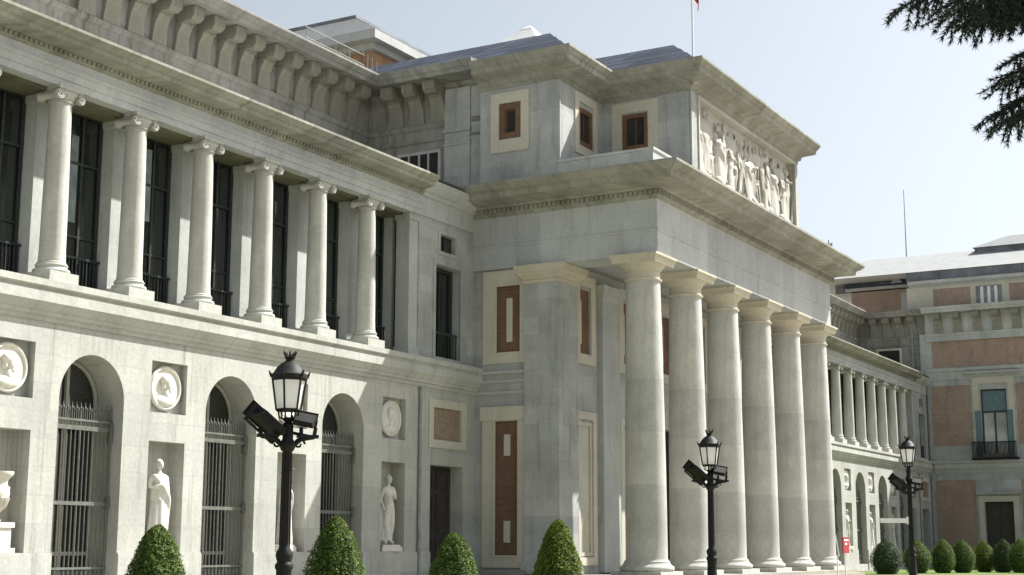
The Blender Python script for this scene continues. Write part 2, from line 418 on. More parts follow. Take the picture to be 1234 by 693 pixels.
def medallion_mesh():
    m = MB(); rot = Matrix.Rotation(R(90), 4, 'X')
    m.lathe([(.62, -.02), (.64, .06), (.60, .11), (.555, .10), (.53, .05), (.25, .075), (.02, .08)], (0, 0, 0), 40, rot)
    def blob(c, r, mi=0):
        vs = []; fs = []; nu, nv = 14, 9
        for j in range(nv+1):
            for k in range(nu):
                a = 2*math.pi*k/nu; b = math.pi*j/nv
                vs.append((c[0]+r[0]*math.sin(b)*math.cos(a), c[1]+r[1]*math.sin(b)*math.sin(a), c[2]+r[2]*math.cos(b)))
        for j in range(nv):
            for k in range(nu):
                k2 = (k+1) % nu; fs.append((j*nu+k, j*nu+k2, (j+1)*nu+k2, (j+1)*nu+k))
        m.add(vs, fs, mi)
    blob((.03, -.10, .13), (.17, .12, .21)); blob((.20, -.1, .08), (.045, .05, .05)); blob((-.05, -.12, .22), (.2, .11, .16))
    blob((.10, -.09, -.06), (.09, .09, .10)); blob((.0, -.08, -.16), (.12, .09, .18)); blob((0, -.05, -.38), (.40, .13, .18)); blob((-.14, -.1, .05), (.07, .08, .12))
    return m.mesh('medallion', MARB, 50)
MED = medallion_mesh()

def portal_frame(m, f, u0, u1, w0, w1, t, out=.07, head=0):
    m.fframe(f, u0, u1, w0, w1, t, -out, .06)

def wing(cols, arches, niches, ux0, ux1, bay, sgn):
    """sgn=+1: the bay is on the right of the colonnade; -1 on the left"""
    f = fY(0); holes = []
    for a in arches: holes.append((a-1.17, a+1.17, .45, 6.66, 1.1, True, False))
    for n in niches:
        holes.append((n-.73, n+.73, 1.43, 4.51, .62)); holes.append((n-.73, n+.73, 5.32, 6.77, .26))
    b0, b1 = bay; bc = (b0+b1)/2
    dx0, dx1 = bc-1.14, bc+1.14
    holes.append((dx0, dx1, .62, 4.54, .7)); holes.append((dx0, dx1, 5.33, 6.80, .14))
    w = MB(); w.panel(f, ux0, ux1, 0, 7.36, holes, 0)
    # plinth, niche sills, drum joints
    edges = sorted([(a-1.17, a+1.17) for a in arches]+[(dx0, dx1)])
    x = ux0
    for (a, b) in edges+[(ux1, ux1)]:
        if a-x > .2: w.fbox(f, x+.006, a-.006, -.05, 1.38, -.06, .03); w.fbox(f, x+.006, a-.006, 1.38, 1.425, -.04, .03)
        x = b
    # the imposts inside the arches
    w.build('wing_wall', LIME, PA)
    lg = MB(); lg.sweep([(ux0, 0), (ux1, 0)], LEDGE); lg.build('string_course', LIMEP, PA)
    fl = MB(); fl.box(ux0, ux1, .25, 2.2, 8.0, 8.385); fl.build('gallery_floor', LIMEP, PA)
    # entablature over the colonnade, stopping at the bay
    c0, c1 = (ux0, bay[0]) if sgn > 0 else (bay[1], ux1)
    en = MB(); en.sweep([(c0, 0), (c1, 0)], ENT_W); en.build('entablature', FRIEZE, PA)
    en = MB(); en.sweep([(c0, 0), (c1, 0)], COR_W)
    k = c0+.05
    while k < c1-.12:
        en.box(k, k+.09, -.225, -.165, 14.52, 14.615); k += .17
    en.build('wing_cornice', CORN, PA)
    # bay upper wall with its own entablature band
    ub = MB(); y0 = .06
    ub.panel(fY(y0), b0, b1, 8.39, 13.72, [(bc-.86, bc+.92, 8.42, 12.05, .6), (bc-.55, bc+.58, 12.6, 13.26, .25)])
    ub.fframe(fY(y0), bc-1.02, bc+1.08, 8.40, 12.24, .16, -.05, .02); ub.fframe(fY(y0), bc-.70, bc+.73, 12.46, 13.40, .14, -.04, .02)
    ub.build('bay_wall', GRAN, PA)
    EB = [(-.6, 13.72), (.0, 13.72), (.0, 14.42), (.10, 14.46), (.12, 14.56), (.22, 14.62), (.34, 14.80), (.40, 14.96), (.40, 15.04), (-.6, 15.2)]
    eb = MB(); eb.sweep([(b0+.002, 0), (b1-.002, 0)], EB); eb.build('bay_cornice', GRANP, PA)
    d = MB(); d.fbox(f, bc-.86, bc+.92, 8.42, 12.05, .5, .55, 0); d.fframe(f, bc-.86, bc+.92, 8.42, 12.05, .14, .40, .498, 1)
    d.fbox(f, bc-.02, bc+.06, 8.5, 12, .42, .496, 1); d.fbox(f, bc-.75, bc+.8, 9.45, 9.53, .1, .16, 1)
    for q in range(9): d.fbox(f, bc-.7+q*.18, bc-.67+q*.18, 8.42, 9.45, .115, .145, 1)
    d.build('balcony_window', [GLASS, DARKW], PA)
    s = MB(); s.fbox(fY(y0), bc-.55, bc+.58, 12.6, 13.26, .2, .24, 0); s.fbox(fY(y0), bc-.02, bc+.02, 12.6, 13.26, .16, .198, 1); s.build('small_window', [GLASS, DARKW], PA)
    dm = MB(); dm.fbox(f, dx0, dx1, .62, 4.54, .55, .62)
    for (u0, u1) in ((dx0+.08, bc-.04), (bc+.04, dx1-.08)):
        for (q0, q1) in ((.8, 2.0), (2.15, 3.5), (3.65, 4.4)): dm.fframe(f, u0+.08, u1-.08, q0, q1, .07, .52, .56)
    dm.build('doorway', DOORM, PA)
    pn = MB(); pn.fframe(f, dx0-.16, dx1+.16, 5.17, 6.96, .3, -.05, .05, 0); pn.fbox(f, dx0+.14, dx1-.14, 5.47, 6.66, .05, .09, 1)
    pn.build('framed_panel', [FRAME, BRPALE], PA)
    for cx in (b0+.08,) if sgn > 0 else (b1-.08,):
        pp = MB(); pp.tube([(cx, -.08, 0), (cx, -.08, 7.3)], .06, 10)
        for z in (1.5, 3.4, 5.3): pp.lathe([(.08, -.05), (.08, .05)], (cx, -.08, z), 10)
        pp.build('downpipe', PIPE, PA, 40)
    for i, c in enumerate(cols):
        o = link('ionic_column', ION[0], PA, (c, .25, 0)); link('column_base', ION[1], o); link('capital', ION[2], o)
        p = MB(); p.box(c-.23, c+.36, .87, 1.75, 8.38, 13.71)
        p.box(c-.28, c+.41, .81, 1.75, 8.38, 8.62); p.box(c-.26, c+.39, .83, 1.75, 8.62, 8.74); p.box(c-.28, c+.41, .81, 1.75, 13.42, 13.705)
        p.build('pilaster', GRANP, PA)
    # end pilaster beside the bay
    e = (b0-.24 if sgn > 0 else b1+.24)
    p = MB(); p.box(e-.34, e+.26, .08, .66, 8.39, 13.705); p.box(e-.42, e+.26, .0, .72, 8.39, 8.60); p.box(e-.38, e+.26, .04, .69, 8.60, 8.74); p.box(e-.40, e+.26, .03, .70, 13.44, 13.705)
    p.build('pilaster', GRANP, PA)
    p = MB(); p.box(e-.22, e+.3, .92, 1.79, 8.39, 13.69)
    p.build('pilaster', GRANP, PA)
    cc = sorted(cols+[e])
    step = cc[1]-cc[0]
    for i in range(len(cc)-1):
        if cc[i+1]-cc[i] < 4:
            x = (cc[i]+cc[i+1])/2+.06
            o = link('gallery_window', GW[0], PA, (x, 1.36, 0)); link('window_frame', GW[1], o); link('railing', GW[2], o)
            if i % 3 != 1: link('pane_reflection', REFLS[i % 2], o)  # added strips whose pale colour imitates reflections in the glazing
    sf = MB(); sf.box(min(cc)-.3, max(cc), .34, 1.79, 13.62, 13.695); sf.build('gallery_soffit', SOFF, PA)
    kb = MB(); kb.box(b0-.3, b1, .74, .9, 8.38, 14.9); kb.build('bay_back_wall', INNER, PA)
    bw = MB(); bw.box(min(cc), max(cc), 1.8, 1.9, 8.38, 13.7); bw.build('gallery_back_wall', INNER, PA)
    for a in arches:
        link('arch_gate', GATEM, PA, (a, .40, 0))
        o = link('arched_window', AW[0], PA, (a, 1.02, 0)); link('window_frame', AW[1], o)
    for n in niches:
        link('medallion', MED, PA, (n, .20, 6.05))
    # roof of the front gallery and the set-back attic storey
    t = MB(); t.quad((ux0, -.3, 15.21), (ux1, -.3, 15.21), (ux1, 5.6, 15.55), (ux0, 5.6, 15.55)); t.build('gallery_roof', LIMEP, PA, fix=False)

ENTM = stone('entablature_stone', (.50, .49, .43), (.38, .38, .32), (2.2, 9), stain=(.14, .14, .09), stain_amt=.6, moss=(.25, .25, .14))
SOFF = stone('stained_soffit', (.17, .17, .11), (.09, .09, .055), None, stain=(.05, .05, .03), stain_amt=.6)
BRPALE = stone('pale_brick_panel', (.38, .29, .21), (.30, .22, .16), (.3, .08), stain_amt=.3, jointdark=.85)

LC = [-3.72-2.86*k for k in range(1, 12)]                # columns of the near wing
LA = [-8.06-5.68*k for k in range(5)]
LN = [-5.05-5.72*k for k in range(6)]
wing(LC, LA, LN, -36.3, .5, (-3.55, .5), 1)
RC = [25.6+2.8*k for k in range(1, 15)]
RA = [29.9+5.6*k for k in range(7)]
RN = [27.1+5.6*k for k in range(7)]+[66.2]
RCx = sorted(67.9-.28-2.81*k for k in range(1, 15))
RAx = sorted(63.2-5.6*k for k in range(7))
RNx = sorted(66.05-5.65*k for k in range(8))
wing(RCx, RAx, RNx, 21.3, 71.9, (67.85, 71.9), 1)

# ---- set-back attic storeys with bracketed cornice
def bracket_mesh():
    m = MB()
    def bx(w0, w1, o0, o1, z0, z1, o1b):
        m.add([(sx*w, -o, z) for (z, o, w) in ((z0, o1, w0), (z1, o1b, w1)) for (sx, o) in ((-1, -.05), (1, -.05), (1, o), (-1, o))],
              [(3, 2, 1, 0), (4, 5, 6, 7), (0, 1, 5, 4), (1, 2, 6, 5), (2, 3, 7, 6), (3, 0, 4, 7)])
    bx(.37, .32, 0, .12, 18.72, 19.35, .16); bx(.32, .29, 0, .16, 19.352, 19.72, .34)
    bx(.31, .31, 0, .40, 19.724, 19.79, .40)
    bx(.26, .28, 0, .70, 19.794, 19.93, .86); bx(.28, .28, 0, .86, 19.932, 20.2, .87); bx(.30, .30, 0, .90, 20.202, 20.27, .90)
    return m.mesh('cornice_bracket', BRK)
def attic_brackets(axis, const, s0, s1, step):
    n = round((s1-s0)/step); st = (s1-s0)/n
    for k in range(n):
        s = s0+(k+.5)*st
        o = link('cornice_bracket', BRKM, PA, (s, const, 0) if axis == 'y' else (const, s, 0))
        if axis == 'x': o.rotation_euler.z = -math.pi/2
        o.rotation_euler.z += random.uniform(-.035, .035); o.scale.x = random.uniform(.93, 1.05)
ATTIC_P = [(-.6, 15.3), (.03, 15.3), (.03, 17.9), (.12, 17.95), (.12, 18.05), (.05, 18.08), (.05, 18.46), (.10, 18.5), (.14, 18.6), (.14, 18.7), (.0, 18.72), (.0, 20.1),
           (.1, 20.28), (1.16, 20.30), (1.20, 20.46), (1.25, 20.48), (1.36, 20.66), (1.36, 20.75), (-.6, 20.85)]
def attic(path, runs, name='attic_wall'):
    m = MB(); m.sweep(path, ATTIC_P)
    m.build(name, ATTM, PA)
    for r in runs: attic_brackets(*r)
ATTM = stone('attic_stone', (.38, .38, .36), (.22, .22, .195), (2.2, .9), stain=(.08, .08, .06), stain_amt=.85, jointdark=.82)
BRK = stone('bracket_stone', (.34, .33, .285), (.21, .205, .165), None, stain=(.09, .085, .06), stain_amt=.8)
BRKM = bracket_mesh()
yA = 5.58; xA = 1.0
attic([(-36.3, yA), (xA, yA), (xA, -.2)], [('y', yA, -29.4, xA-.9, 1.13), ('x', xA, 1.6, yA-.9, .98)])
# plain stone between the brackets and the main block of the side wall
sw = MB(); sw.fbox(fX(xA), .55, 1.75, 15.3, 20.0, -.16, .02); sw.fbox(fX(xA), -.2, .55, 15.3, 20.0, -.08, .02)
sw.fbox(fX(xA), .5, 1.8, 18.15, 18.28, -.22, -.1); sw.fbox(fX(xA), .5, 1.8, 17.6, 17.68, -.2, -.1)
sw.build('side_pier', GRAN, PA)
gw = MB(); gw.fbox(fX(xA), 2.05, 3.95, 15.4, 17.45, -.09, -.04, 0); gw.fframe(fX(xA), 1.95, 4.05, 15.3, 17.55, .12, -.14, -.03, 1)
for q in (2.55, 3.0, 3.5): gw.fbox(fX(xA), q-.04, q+.04, 15.4, 17.45, -.13, -.092, 1)
gw.build('grille_window', [INNER, GRANP], PA)
# right-hand attic meets the end pavilion
xP = 71.9; xB = 72.4
attic([(21.0, 4.9), (21.0, yA), (xB, yA), (xB, -.1)], [('y', yA, 44.5, xB-.9, 1.13), ('x', xB, .5, yA-.9, 1.05)])
gw = MB(); gw.fbox(fX(xB), 2.2, 3.9, 15.4, 17.6, -.09, -.04, 0); gw.fframe(fX(xB), 2.0, 4.1, 15.3, 17.8, .18, -.14, -.03, 1)
gw.build('grille_window', [INNER, FRAME], PA)
pp = MB(); pp.tube([(xB-.12, 1.1, 15.3), (xB-.12, 1.1, 19.8)], .12, 8); pp.build('downpipe', PIPE, PA, 40)
pp = MB(); pp.tube([(xP-.12, -.12, 0), (xP-.12, -.12, 14.6)], .11, 8)
for z in (2, 5, 8.6, 11.5): pp.lathe([(.15, -.06), (.15, .06)], (xP-.12, -.12, z), 8)
pp.build('downpipe', PIPE, PA, 40)

# ---- portico
XS = .5; XE = 21.1; YB = -3.75
f = fX(XS)
pw = MB()
pw.panel(f, YB, .5, 0, 12.25, [(-2.0, -.96, 8.95, 11.52, .13), (-1.9, -.92, 1.28, 6.3, .13)])
pw.build('portico_side_wall', GRAN, PA)
for n_, (u0, u1, w0, w1, a0, a1, b0, b1) in enumerate(((-2.24, -.36, 8.52, 12.14, -2.0, -.96, 8.95, 11.52), (-2.24, -.36, .82, 6.84, -1.9, -.92, 1.28, 6.3))):
    fr = MB()
    fr.fbox(f, u0, a0, w0, w1, -.07, .05); fr.fbox(f, a1, u1, w0, w1, -.07, .05); fr.fbox(f, a0, a1, b1, w1, -.068, .05); fr.fbox(f, a0, a1, w0, b0, -.068, .05)
    fr.fframe(f, a0-.08, a1+.08, b0-.08, b1+.08, .06, -.1, -.06)
    if n_: fr.fbox(f, -2.24, -.28, 6.34, 6.86, -.14, -.03)
    fo = fr.build('panel_frame', FRAME, PA)
    bp_ = MB(); bp_.fbox(f, a0, a1, b0, b1, .06, .11); to = bp_.build('terracotta_panel', BROWN, fo)
    for (q0, q1, z0, z1) in (((-1.62, -1.36, 9.35, 11.05),) if n_ == 0 else ((-1.54, -1.26, 5.0, 5.8), (-1.54, -1.26, 1.75, 2.55))):
        il = MB(); il.fbox(f, q0, q1, z0, z1, .03, .07); il.build('inlay', FRAME, fo)
sc = MB()
for (w0, w1, o) in ((8.12, 8.24, .09), (7.78, 7.9, .06), (7.34, 7.46, .05)): sc.fbox(f, -2.25, .0, w0, w1, -o, .02)
sc.fbox(f, -.34, .02, 7.8, 8.36, -.30, .02); sc.build('string_course', GRANP, PA)
# anta
an = MB(); an.box(.32, 1.92, YB, -2.26, .6, 11.5, 0)
an.box(.22, 2.02, YB-.1, -2.16, .6, .95, 0); an.box(.27, 1.97, YB-.05, -2.21, .95, 1.1, 0)
an.frust(1.12, (YB-2.26)/2, 11.5, .84, .79, 11.62, .86, .81, 1); an.frust(1.12, (YB-2.26)/2, 11.622, .82, .77, 11.78, .92, .86, 1)
an.frust(1.12, (YB-2.26)/2, 11.782, .95, .9, 11.92, 1.06, 1.0, 1); an.frust(1.12, (YB-2.26)/2, 11.922, 1.08, 1.02, 12.18, 1.12, 1.06, 1)
an.build('anta', [GRAN, CREAM], PA)
# inner front wall behind the columns
YI = -3.55; fi = fY(YI)
iw = MB(); ih = []
bays = [2.85+3.97*k for k in range(5)]
for b in bays: ih += [(b-.45, b+.45, 9.0, 11.55, .13)]
ih += [(b-.55, b+.55, 1.3, 6.3, .13) for b in bays if abs(b-10.8) > .5] + [(9.5, 12.1, .66, 6.6, .6)]
iw.panel(fi, 1.9, 21.3, 0, 12.4, ih); iw.build('porch_wall', GRAN, PA)
for b in bays:
    m = MB(); m.fframe(fi, b-.88, b+.88, 8.6, 12.1, .40, -.07, .05); fo = m.build('panel_frame', FRAME, PA)
    m = MB(); m.fbox(fi, b-.45, b+.45, 9.0, 11.55, .05, .11); m.build('terracotta_panel', BROWN, fo)
    m = MB(); m.fbox(fi, b-.42, b-.2, 9.4, 11.1, .02, .06); m.build('inlay', FRAME, fo)
    if abs(b-10.8) > .5:
        m = MB(); m.fframe(fi, b-.88, b+.88, .9, 6.75, .3, -.08, .05); m.fframe(fi, b-.56, b+.56, 1.25, 6.35, .14, -.02, .06); fo = m.build('panel_frame', FRAME, PA)
        m = MB(); m.fbox(fi, b-.55, b+.55, 1.3, 6.3, .05, .11); m.build('inlay', FRAME, fo)
for x in (4.85, 8.8, 12.8, 16.8):
    ipl = MB(); ipl.box(x-.8, x+.75, YI-.22, YI+.02, .62, 11.3); ipl.frust(x-.02, YI-.1, 11.3, .8, .14, 11.9, .98, .3); ipl.build('pilaster', GRANP, PA)
pd = MB(); pd.fbox(fi, 9.5, 12.1, .66, 6.6, .5, .58); pd.fbox(fi, 10.76, 10.84, .7, 6.5, .46, .498); pd.build('doorway', DOORM, PA)
pr_ = MB(); pr_.panel(lambda u, w, d: (21.5-d, u, w), YB, 0, 0, 12.3); pr_.build('portico_side_wall', GRAN, PA)
# entablature: architrave and frieze, cornice
PATH = [(.35, .4), (.35, -7.82), (XE, -7.82), (XE, .4)]
pe = MB(); pe.sweep(PATH, [(-1.45, 12.2), (0, 12.2), (0, 13.02), (.035, 13.04), (.035, 13.14), (0, 13.16), (0, 14.28), (-1.45, 14.28)]); pe.box(1.7, XE-1.4, -6.5, .2, 12.6, 12.75)
pe.build('portico_frieze', FRIEZE, PA)
PC = [(-1.4, 14.25), (.02, 14.25), (.06, 14.33), (.12, 14.38), (.12, 14.56), (.20, 14.58), (.26, 14.66), (1.02, 14.78), (1.06, 14.98), (1.1, 15.0), (1.2, 15.04), (1.38, 15.20), (1.40, 15.22), (1.40, 15.31), (-1.4, 15.62)]
pc = MB(); pc.sweep(PATH, PC)
k = -7.9
while k < -.3: pc.box(.35-.20, .35-.115, k, k+.10, 14.40, 14.55); k += .2
k = .2
while k < 21.2: pc.box(k, k+.10, -7.82-.20, -7.82-.115, 14.40, 14.55); k += .2
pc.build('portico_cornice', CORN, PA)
# Tuscan columns
def tuscan():
    s = MB(); prof = [(.83, 1.02), (.83, 1.08), (.77, 1.14)]
    for k in range(15):
        t = k/14; prof.append((.755-.125*t**1.7, 1.2+t*(11.25-1.2)))
    s.lathe(prof, n=56)
    b = MB(); b.box(-.98, .98, -.98, .98, .55, .74); b.lathe([(.93, .74), (.985, .80), (.99, .86), (.96, .92), (.88, .96), (.86, 1.0), (.84, 1.03)], n=48)
    c = MB(); c.lathe([(.63, 11.25), (.69, 11.27), (.70, 11.33), (.64, 11.36), (.63, 11.62), (.67, 11.64), (.69, 11.70), (.82, 11.84), (.86, 11.90)], n=48)
    c.frust(0, 0, 11.88, .86, .86, 12.04, .90, .90); c.frust(0, 0, 12.042, .90, .90, 12.12, .97, .97); c.box(-.97, .97, -.97, .97, 12.122, 12.197)
    return s.mesh('tuscan_column', DRUM, 40), b.mesh('column_base', LIMEP, 40), c.mesh('capital', CREAM, 40)
TU = tuscan()
for k in range(6):
    o = link('tuscan_column', TU[0], PA, (.95+3.99*k, -6.95, 0)); link('column_base', TU[1], o); link('capital', TU[2], o)
    o.rotation_euler.z = 0
st = MB(); st.box(-.5, 22.2, -8.35, .02, 0, .56)
for k in range(4): st.box(-.5, 22.2, -8.35-.36*(k+1), -8.35-.36*k, 0, .56-.14*(k+1))
st.box(-.1, .6, -2.4, 0, .56, .75); st.build('stylobate', PAVE, PA)
# parapet over the cornice
pa = MB(); pa.sweep([(.42, -3.6), (.42, -7.66), (4.4, -7.66)], [(-.35, 15.4), (0, 15.4), (0, 16.12), (.05, 16.14), (.05, 16.24), (-.4, 16.27)]); pa.build('parapet', GRANP, PA)
# blocks of the portico attic
AX1, AY1 = 4.3, -7.6; AXE = 17.4; BY = -3.72
ab = MB()
fb = fX(XS); ab.panel(fb, BY, -.15, 15.2, 19.85, [(-2.02, -1.03, 17.4, 18.88, .12)])
fb2 = fY(BY); ab.panel(fb2, XS, AX1, 15.2, 19.85, [(2.1, 3.35, 17.3, 18.85, .14)])
fb3 = fX(AX1); ab.panel(fb3, AY1, BY, 15.2, 19.85, [(-5.75, -4.6, 17.4, 18.9, .14)])
fb4 = fY(AY1); ab.panel(fb4, AX1, AXE, 15.2, 19.85, [(5.05, 16.95, 15.95, 19.45, .4)])
fb5 = fY(BY); ab.panel(fb5, AXE, XE+.2, 15.2, 19.85)
ab.panel(lambda u, w, d: (AXE-d, u, w), AY1, BY, 15.2, 19.85); ab.panel(lambda u, w, d: (XE+.2-d, u, w), BY, 5.4, 15.2, 19.85)
# corner strips
ab.fbox(fb4, AX1-.03, AX1+.35, 15.3, 19.5, -.05, .02); ab.fbox(fb, BY-.04, BY+.9, 15.3, 19.5, -.06, .02)
ab.fbox(fb3, -7.55, -6.6, 15.3, 19.5, -.05, .02)
ab.build('portico_attic', GRAN, PA)
af = MB()
af.fbox(fb, -2.38, -2.02, 16.88, 19.32, -.06, .03); af.fbox(fb, -1.03, -.66, 16.88, 19.32, -.06, .03); af.fbox(fb, -2.02, -1.03, 18.88, 19.32, -.058, .03); af.fbox(fb, -2.02, -1.03, 16.88, 17.4, -.058, .03)
A1 = af.build('window_surround', FRAME, PA)
af = MB(); af.fframe(fb2, 1.75, 3.7, 16.9, 19.4, .35, -.05, .03); A2 = af.build('window_surround', FRAME, PA)
af = MB(); af.fframe(fb3, -6.2, -4.15, 16.95, 19.4, .45, -.05, .03); A3 = af.build('window_surround', FRAME, PA)
wn = MB()
wn.fframe(fb, -2.02, -1.03, 17.4, 18.88, .26, -.02, .10, 0); wn.fbox(fb, -1.78, -1.27, 17.6, 18.7, .08, .11, 1); wn.fframe(fb, -1.76, -1.29, 17.66, 18.62, .05, .06, .085, 0)
wn.build('attic_window', [BROWN, INNER], A1)
wn = MB(); wn.fframe(fb2, 2.1, 3.35, 17.3, 18.85, .2, .0, .12, 0); wn.fbox(fb2, 2.25, 3.2, 17.4, 18.75, .10, .13, 1); wn.fbox(fb2, 2.7, 2.74, 17.4, 18.75, .07, .099, 0); wn.build('attic_window', [BROWN, INNER], A2)
wn = MB(); wn.fframe(fb3, -5.75, -4.6, 17.4, 18.9, .18, .0, .12, 0); wn.fbox(fb3, -5.6, -4.75, 17.45, 18.8, .10, .13, 1); wn.fbox(fb3, -5.2, -5.16, 17.45, 18.8, .07, .099, 0); wn.build('attic_window', [BROWN, INNER], A3)
AC = [(-.6, 19.5), (.03, 19.5), (.03, 19.62), (.15, 19.7), (.17, 19.82), (.25, 19.88), (.70, 20.04), (.74, 20.24), (.78, 20.26), (.90, 20.46), (.90, 20.55), (-.6, 20.68)]
ac = MB(); ac.sweep([(XS, -.12), (XS, BY), (AX1, BY), (AX1, AY1), (AXE, AY1), (AXE, BY), (XE+.2, BY), (XE+.2, 5.0)], AC); ac.build('attic_cornice', CORN, PA)
# roofs
def hip(m, x0, x1, y0, y1, z0, zt, ins, mi=0):
    vs = [(x0, y0, z0), (x1, y0, z0), (x1, y1, z0), (x0, y1, z0), (x0+ins, y0+ins, zt), (x1-ins, y0+ins, zt), (x1-ins, y1-ins, zt), (x0+ins, y1-ins, zt)]
    m.add(vs, [(3, 2, 1, 0), (4, 5, 6, 7), (0, 1, 5, 4), (1, 2, 6, 5), (2, 3, 7, 6), (3, 0, 4, 7)], mi)
def stepped(x0, x1, y0, y1, z0):
    m = MB(); z = z0
    for k, (h, i) in enumerate(((.40, .0), (.40, .5), (.38, 1.0))):
        m.frust((x0+x1)/2, (y0+y1)/2, z, (x1-x0)/2-i, (y1-y0)/2-i, z+h, (x1-x0)/2-i-.45, (y1-y0)/2-i-.45); z += h+.002
    m.build('slate_roof', SLATE, PA)
stepped(.1, 21.3, -4.2, 9.0, 20.69); stepped(3.8, 17.8, -7.95, 4.0, 20.695)
# relief
rp = MB(); rp.fbox(fb4, 5.05, 16.95, 15.95, 19.45, .30, .38); rp.fframe(fb4, 5.0, 17.0, 15.9, 19.5, .12, -.06, .3); rp.fbox(fb4, 5.15, 16.85, 16.02, 16.22, .02, .3)
RELIEF = rp.build('relief_panel', RELF, PA)

# ---- end pavilion (faces the portico)
fp = fX(xP); Y0, Y1 = 0.0, -26.0
pv = MB(); holes = []
win_c = [-5.2, -12.9, -20.6]
for c in win_c:
    holes += [(c-1.1, c+1.1, .5, 5.16, .5), (c-1.0, c+1.0, 8.66, 14.0, .45)]
edges = [-.32]+[v for c in win_c for v in (c+1.75, c-1.75)]+[Y1]
bays_p = [(edges[2*i+1], edges[2*i]) for i in range(len(edges)//2)]
for (a, b) in bays_p:
    if b-a > .6: holes += [(a, b, .95, 6.85, .07), (a, b, 9.58, 14.42, .07)]
holes += [(Y1, -.55, 15.92, 18.15, .07)]
pv.panel(fp, Y1, .4, 0, 18.72, holes); pv.panel(fY(0), xP, xP+.6, 0, 18.7); pv.build('pavilion_wall', GRAN, PA)
for (a, b) in bays_p:
    if b-a > .6:
        for z0, z1 in ((.95, 6.85), (9.58, 14.42)):
            bk = MB(); bk.fbox(fp, a, b, z0, z1, .05, .09); bk.build('brick_panel', BRICK, PA)
bk = MB(); bk.fbox(fp, Y1, -.55, 15.92, 18.15, .05, .09); BB = bk.build('brick_panel', BRICK, PA)
for c in win_c:
    bk = MB(); bk.fframe(fp, c-1.45, c+1.45, 16.2, 17.5, .1, .01, .06); bk.fbox(fp, c-1.35, c+1.35, 16.3, 17.4, .02, .06); bk.build('raised_tablet', BRICK, BB)
pl = MB(); lp = [(o, z) for o, z in LEDGE]
pl.sweep([(xP, -.02), (xP, Y1)][::1], lp) if False else pl.sweep([(xP, -.38), (xP, Y1)], lp)
pl.sweep([(xP, -.002), (xP, Y1)], [(-.1, 14.9), (.06, 14.9), (.06, 15.5), (.16, 15.6), (.2, 15.82), (-.1, 15.86)])
for c in win_c: pl.sweep([(xP, c+2.1), (xP, c-2.1)], [(-.1, 15.02), (.1, 15.02), (.3, 15.2), (.48, 15.3), (.48, 15.42), (-.1, 15.5)]); pl.sweep([(xP, c+1.7), (xP, c-1.7)], [(-.1, 5.6), (.08, 5.6), (.25, 5.72), (.3, 5.86), (-.1, 5.9)])
pl.build('string_course', GRANP, PA)
for c in win_c:
    ps = MB(); ps.fframe(fp, c-1.55, c+1.55, .3, 5.56, .44, -.08, .03); ps.build('door_surround', FRAME, PA)
    ps = MB(); ps.fframe(fp, c-1.6, c+1.6, 8.45, 14.92, .46, -.07, .03); ps.build('window_surround', FRAME, PA)
for c in win_c:
    w = MB(); w.fbox(fp, c-1.0, c+1.0, 8.66, 14.0, .36, .4, 0); w.fframe(fp, c-1.0, c+1.0, 8.66, 14.0, .12, .26, .358, 1)
    w.fbox(fp, c-.06, c+.06, 8.7, 12.2, .27, .355, 1); w.fbox(fp, c-.9, c+.9, 12.15, 12.3, .27, .356, 1); w.fbox(fp, c-.88, c+.88, 12.3, 13.9, .28, .34, 2)
    for q in (-1, 1): w.fbox(fp, c+q*1.02, c+q*1.45, 8.66, 12.3, -.14, -.09, 2)
    o = w.build('tall_window', [GLASS2, DARKW, TEAL], PA)
    ra = MB(); ra.fbox(fp, c-1.75, c+1.75, 8.40, 8.56, -.75, .0); ra.fbox(fp, c-1.7, c+1.7, 9.72, 9.8, -.72, -.66)
    for q in range(35): ra.fbox(fp, c-1.69+q*.0985, c-1.64+q*.0985, 8.56, 9.72, -.71, -.67)
    ra.build('balcony', IRON, o)
    d = MB(); d.fbox(fp, c-1.1, c+1.1, .5, 5.16, .38, .45); d.fbox(fp, c-.05, c+.05, .5, 5.1, .34, .378); d.build('doorway', DOORM, PA)
pa2 = MB(); pa2.sweep([(xP, -.1), (xP, Y1)], [(q[0], q[1]) for q in ATTIC_P if q[1] > 18]); pa2.build('attic_wall', GRANP, PA)
attic_brackets('x', xP, -22.1, -.4, 1.55)
# pavilion attic storey
xT = xP+.5; ft = fX(xT)
pt = MB(); pt.panel(ft, Y1, 1.4, 20.4, 22.75, [(c-1.05, c+1.05, 20.85, 22.5, .2) for c in win_c]+[(a, b_, 20.9, 22.5, .08) for (a, b_) in ((-3.75, -.75), (-11.2, -6.8), (-19, -14.6))])
pt.build('pavilion_attic', FRAME, PA)
for (a, b_) in ((-3.75, -.75), (-11.2, -6.8), (-19, -14.6)):
    pb = MB(); pb.fbox(ft, a, b_, 20.9, 22.5, .04, .09); pb.build('brick_panel', BRICK, PA)
for c in win_c:
    pg = MB()
    pg.fbox(ft, c-1.05, c+1.05, 20.85, 22.5, .14, .18, 0); pg.fframe(ft, c-1.05, c+1.05, 20.85, 22.5, .1, .0, .135, 1)
    for q in (-.55, 0, .55): pg.fbox(ft, c+q-.12, c+q+.12, 20.95, 22.4, .02, .137, 2)
    pg.build('attic_window', [PIPE, PIPE, WHITEP], PA)
rf = MB(); rf.sweep([(xT, 1.2), (xT, Y1)], [(-.4, 22.7), (.05, 22.7), (.1, 22.8), (.42, 22.95), (.48, 23.2), (-.4, 23.26)]); rf.build('attic_cornice', GRANP, PA)
rd = MB(); rd.box(xT+.1, xT+9, Y1, 1.4, 23.26, 24.05); rd.box(xT+3.2, xT+9, 1.4, 8.4, 23.3, 24.05)
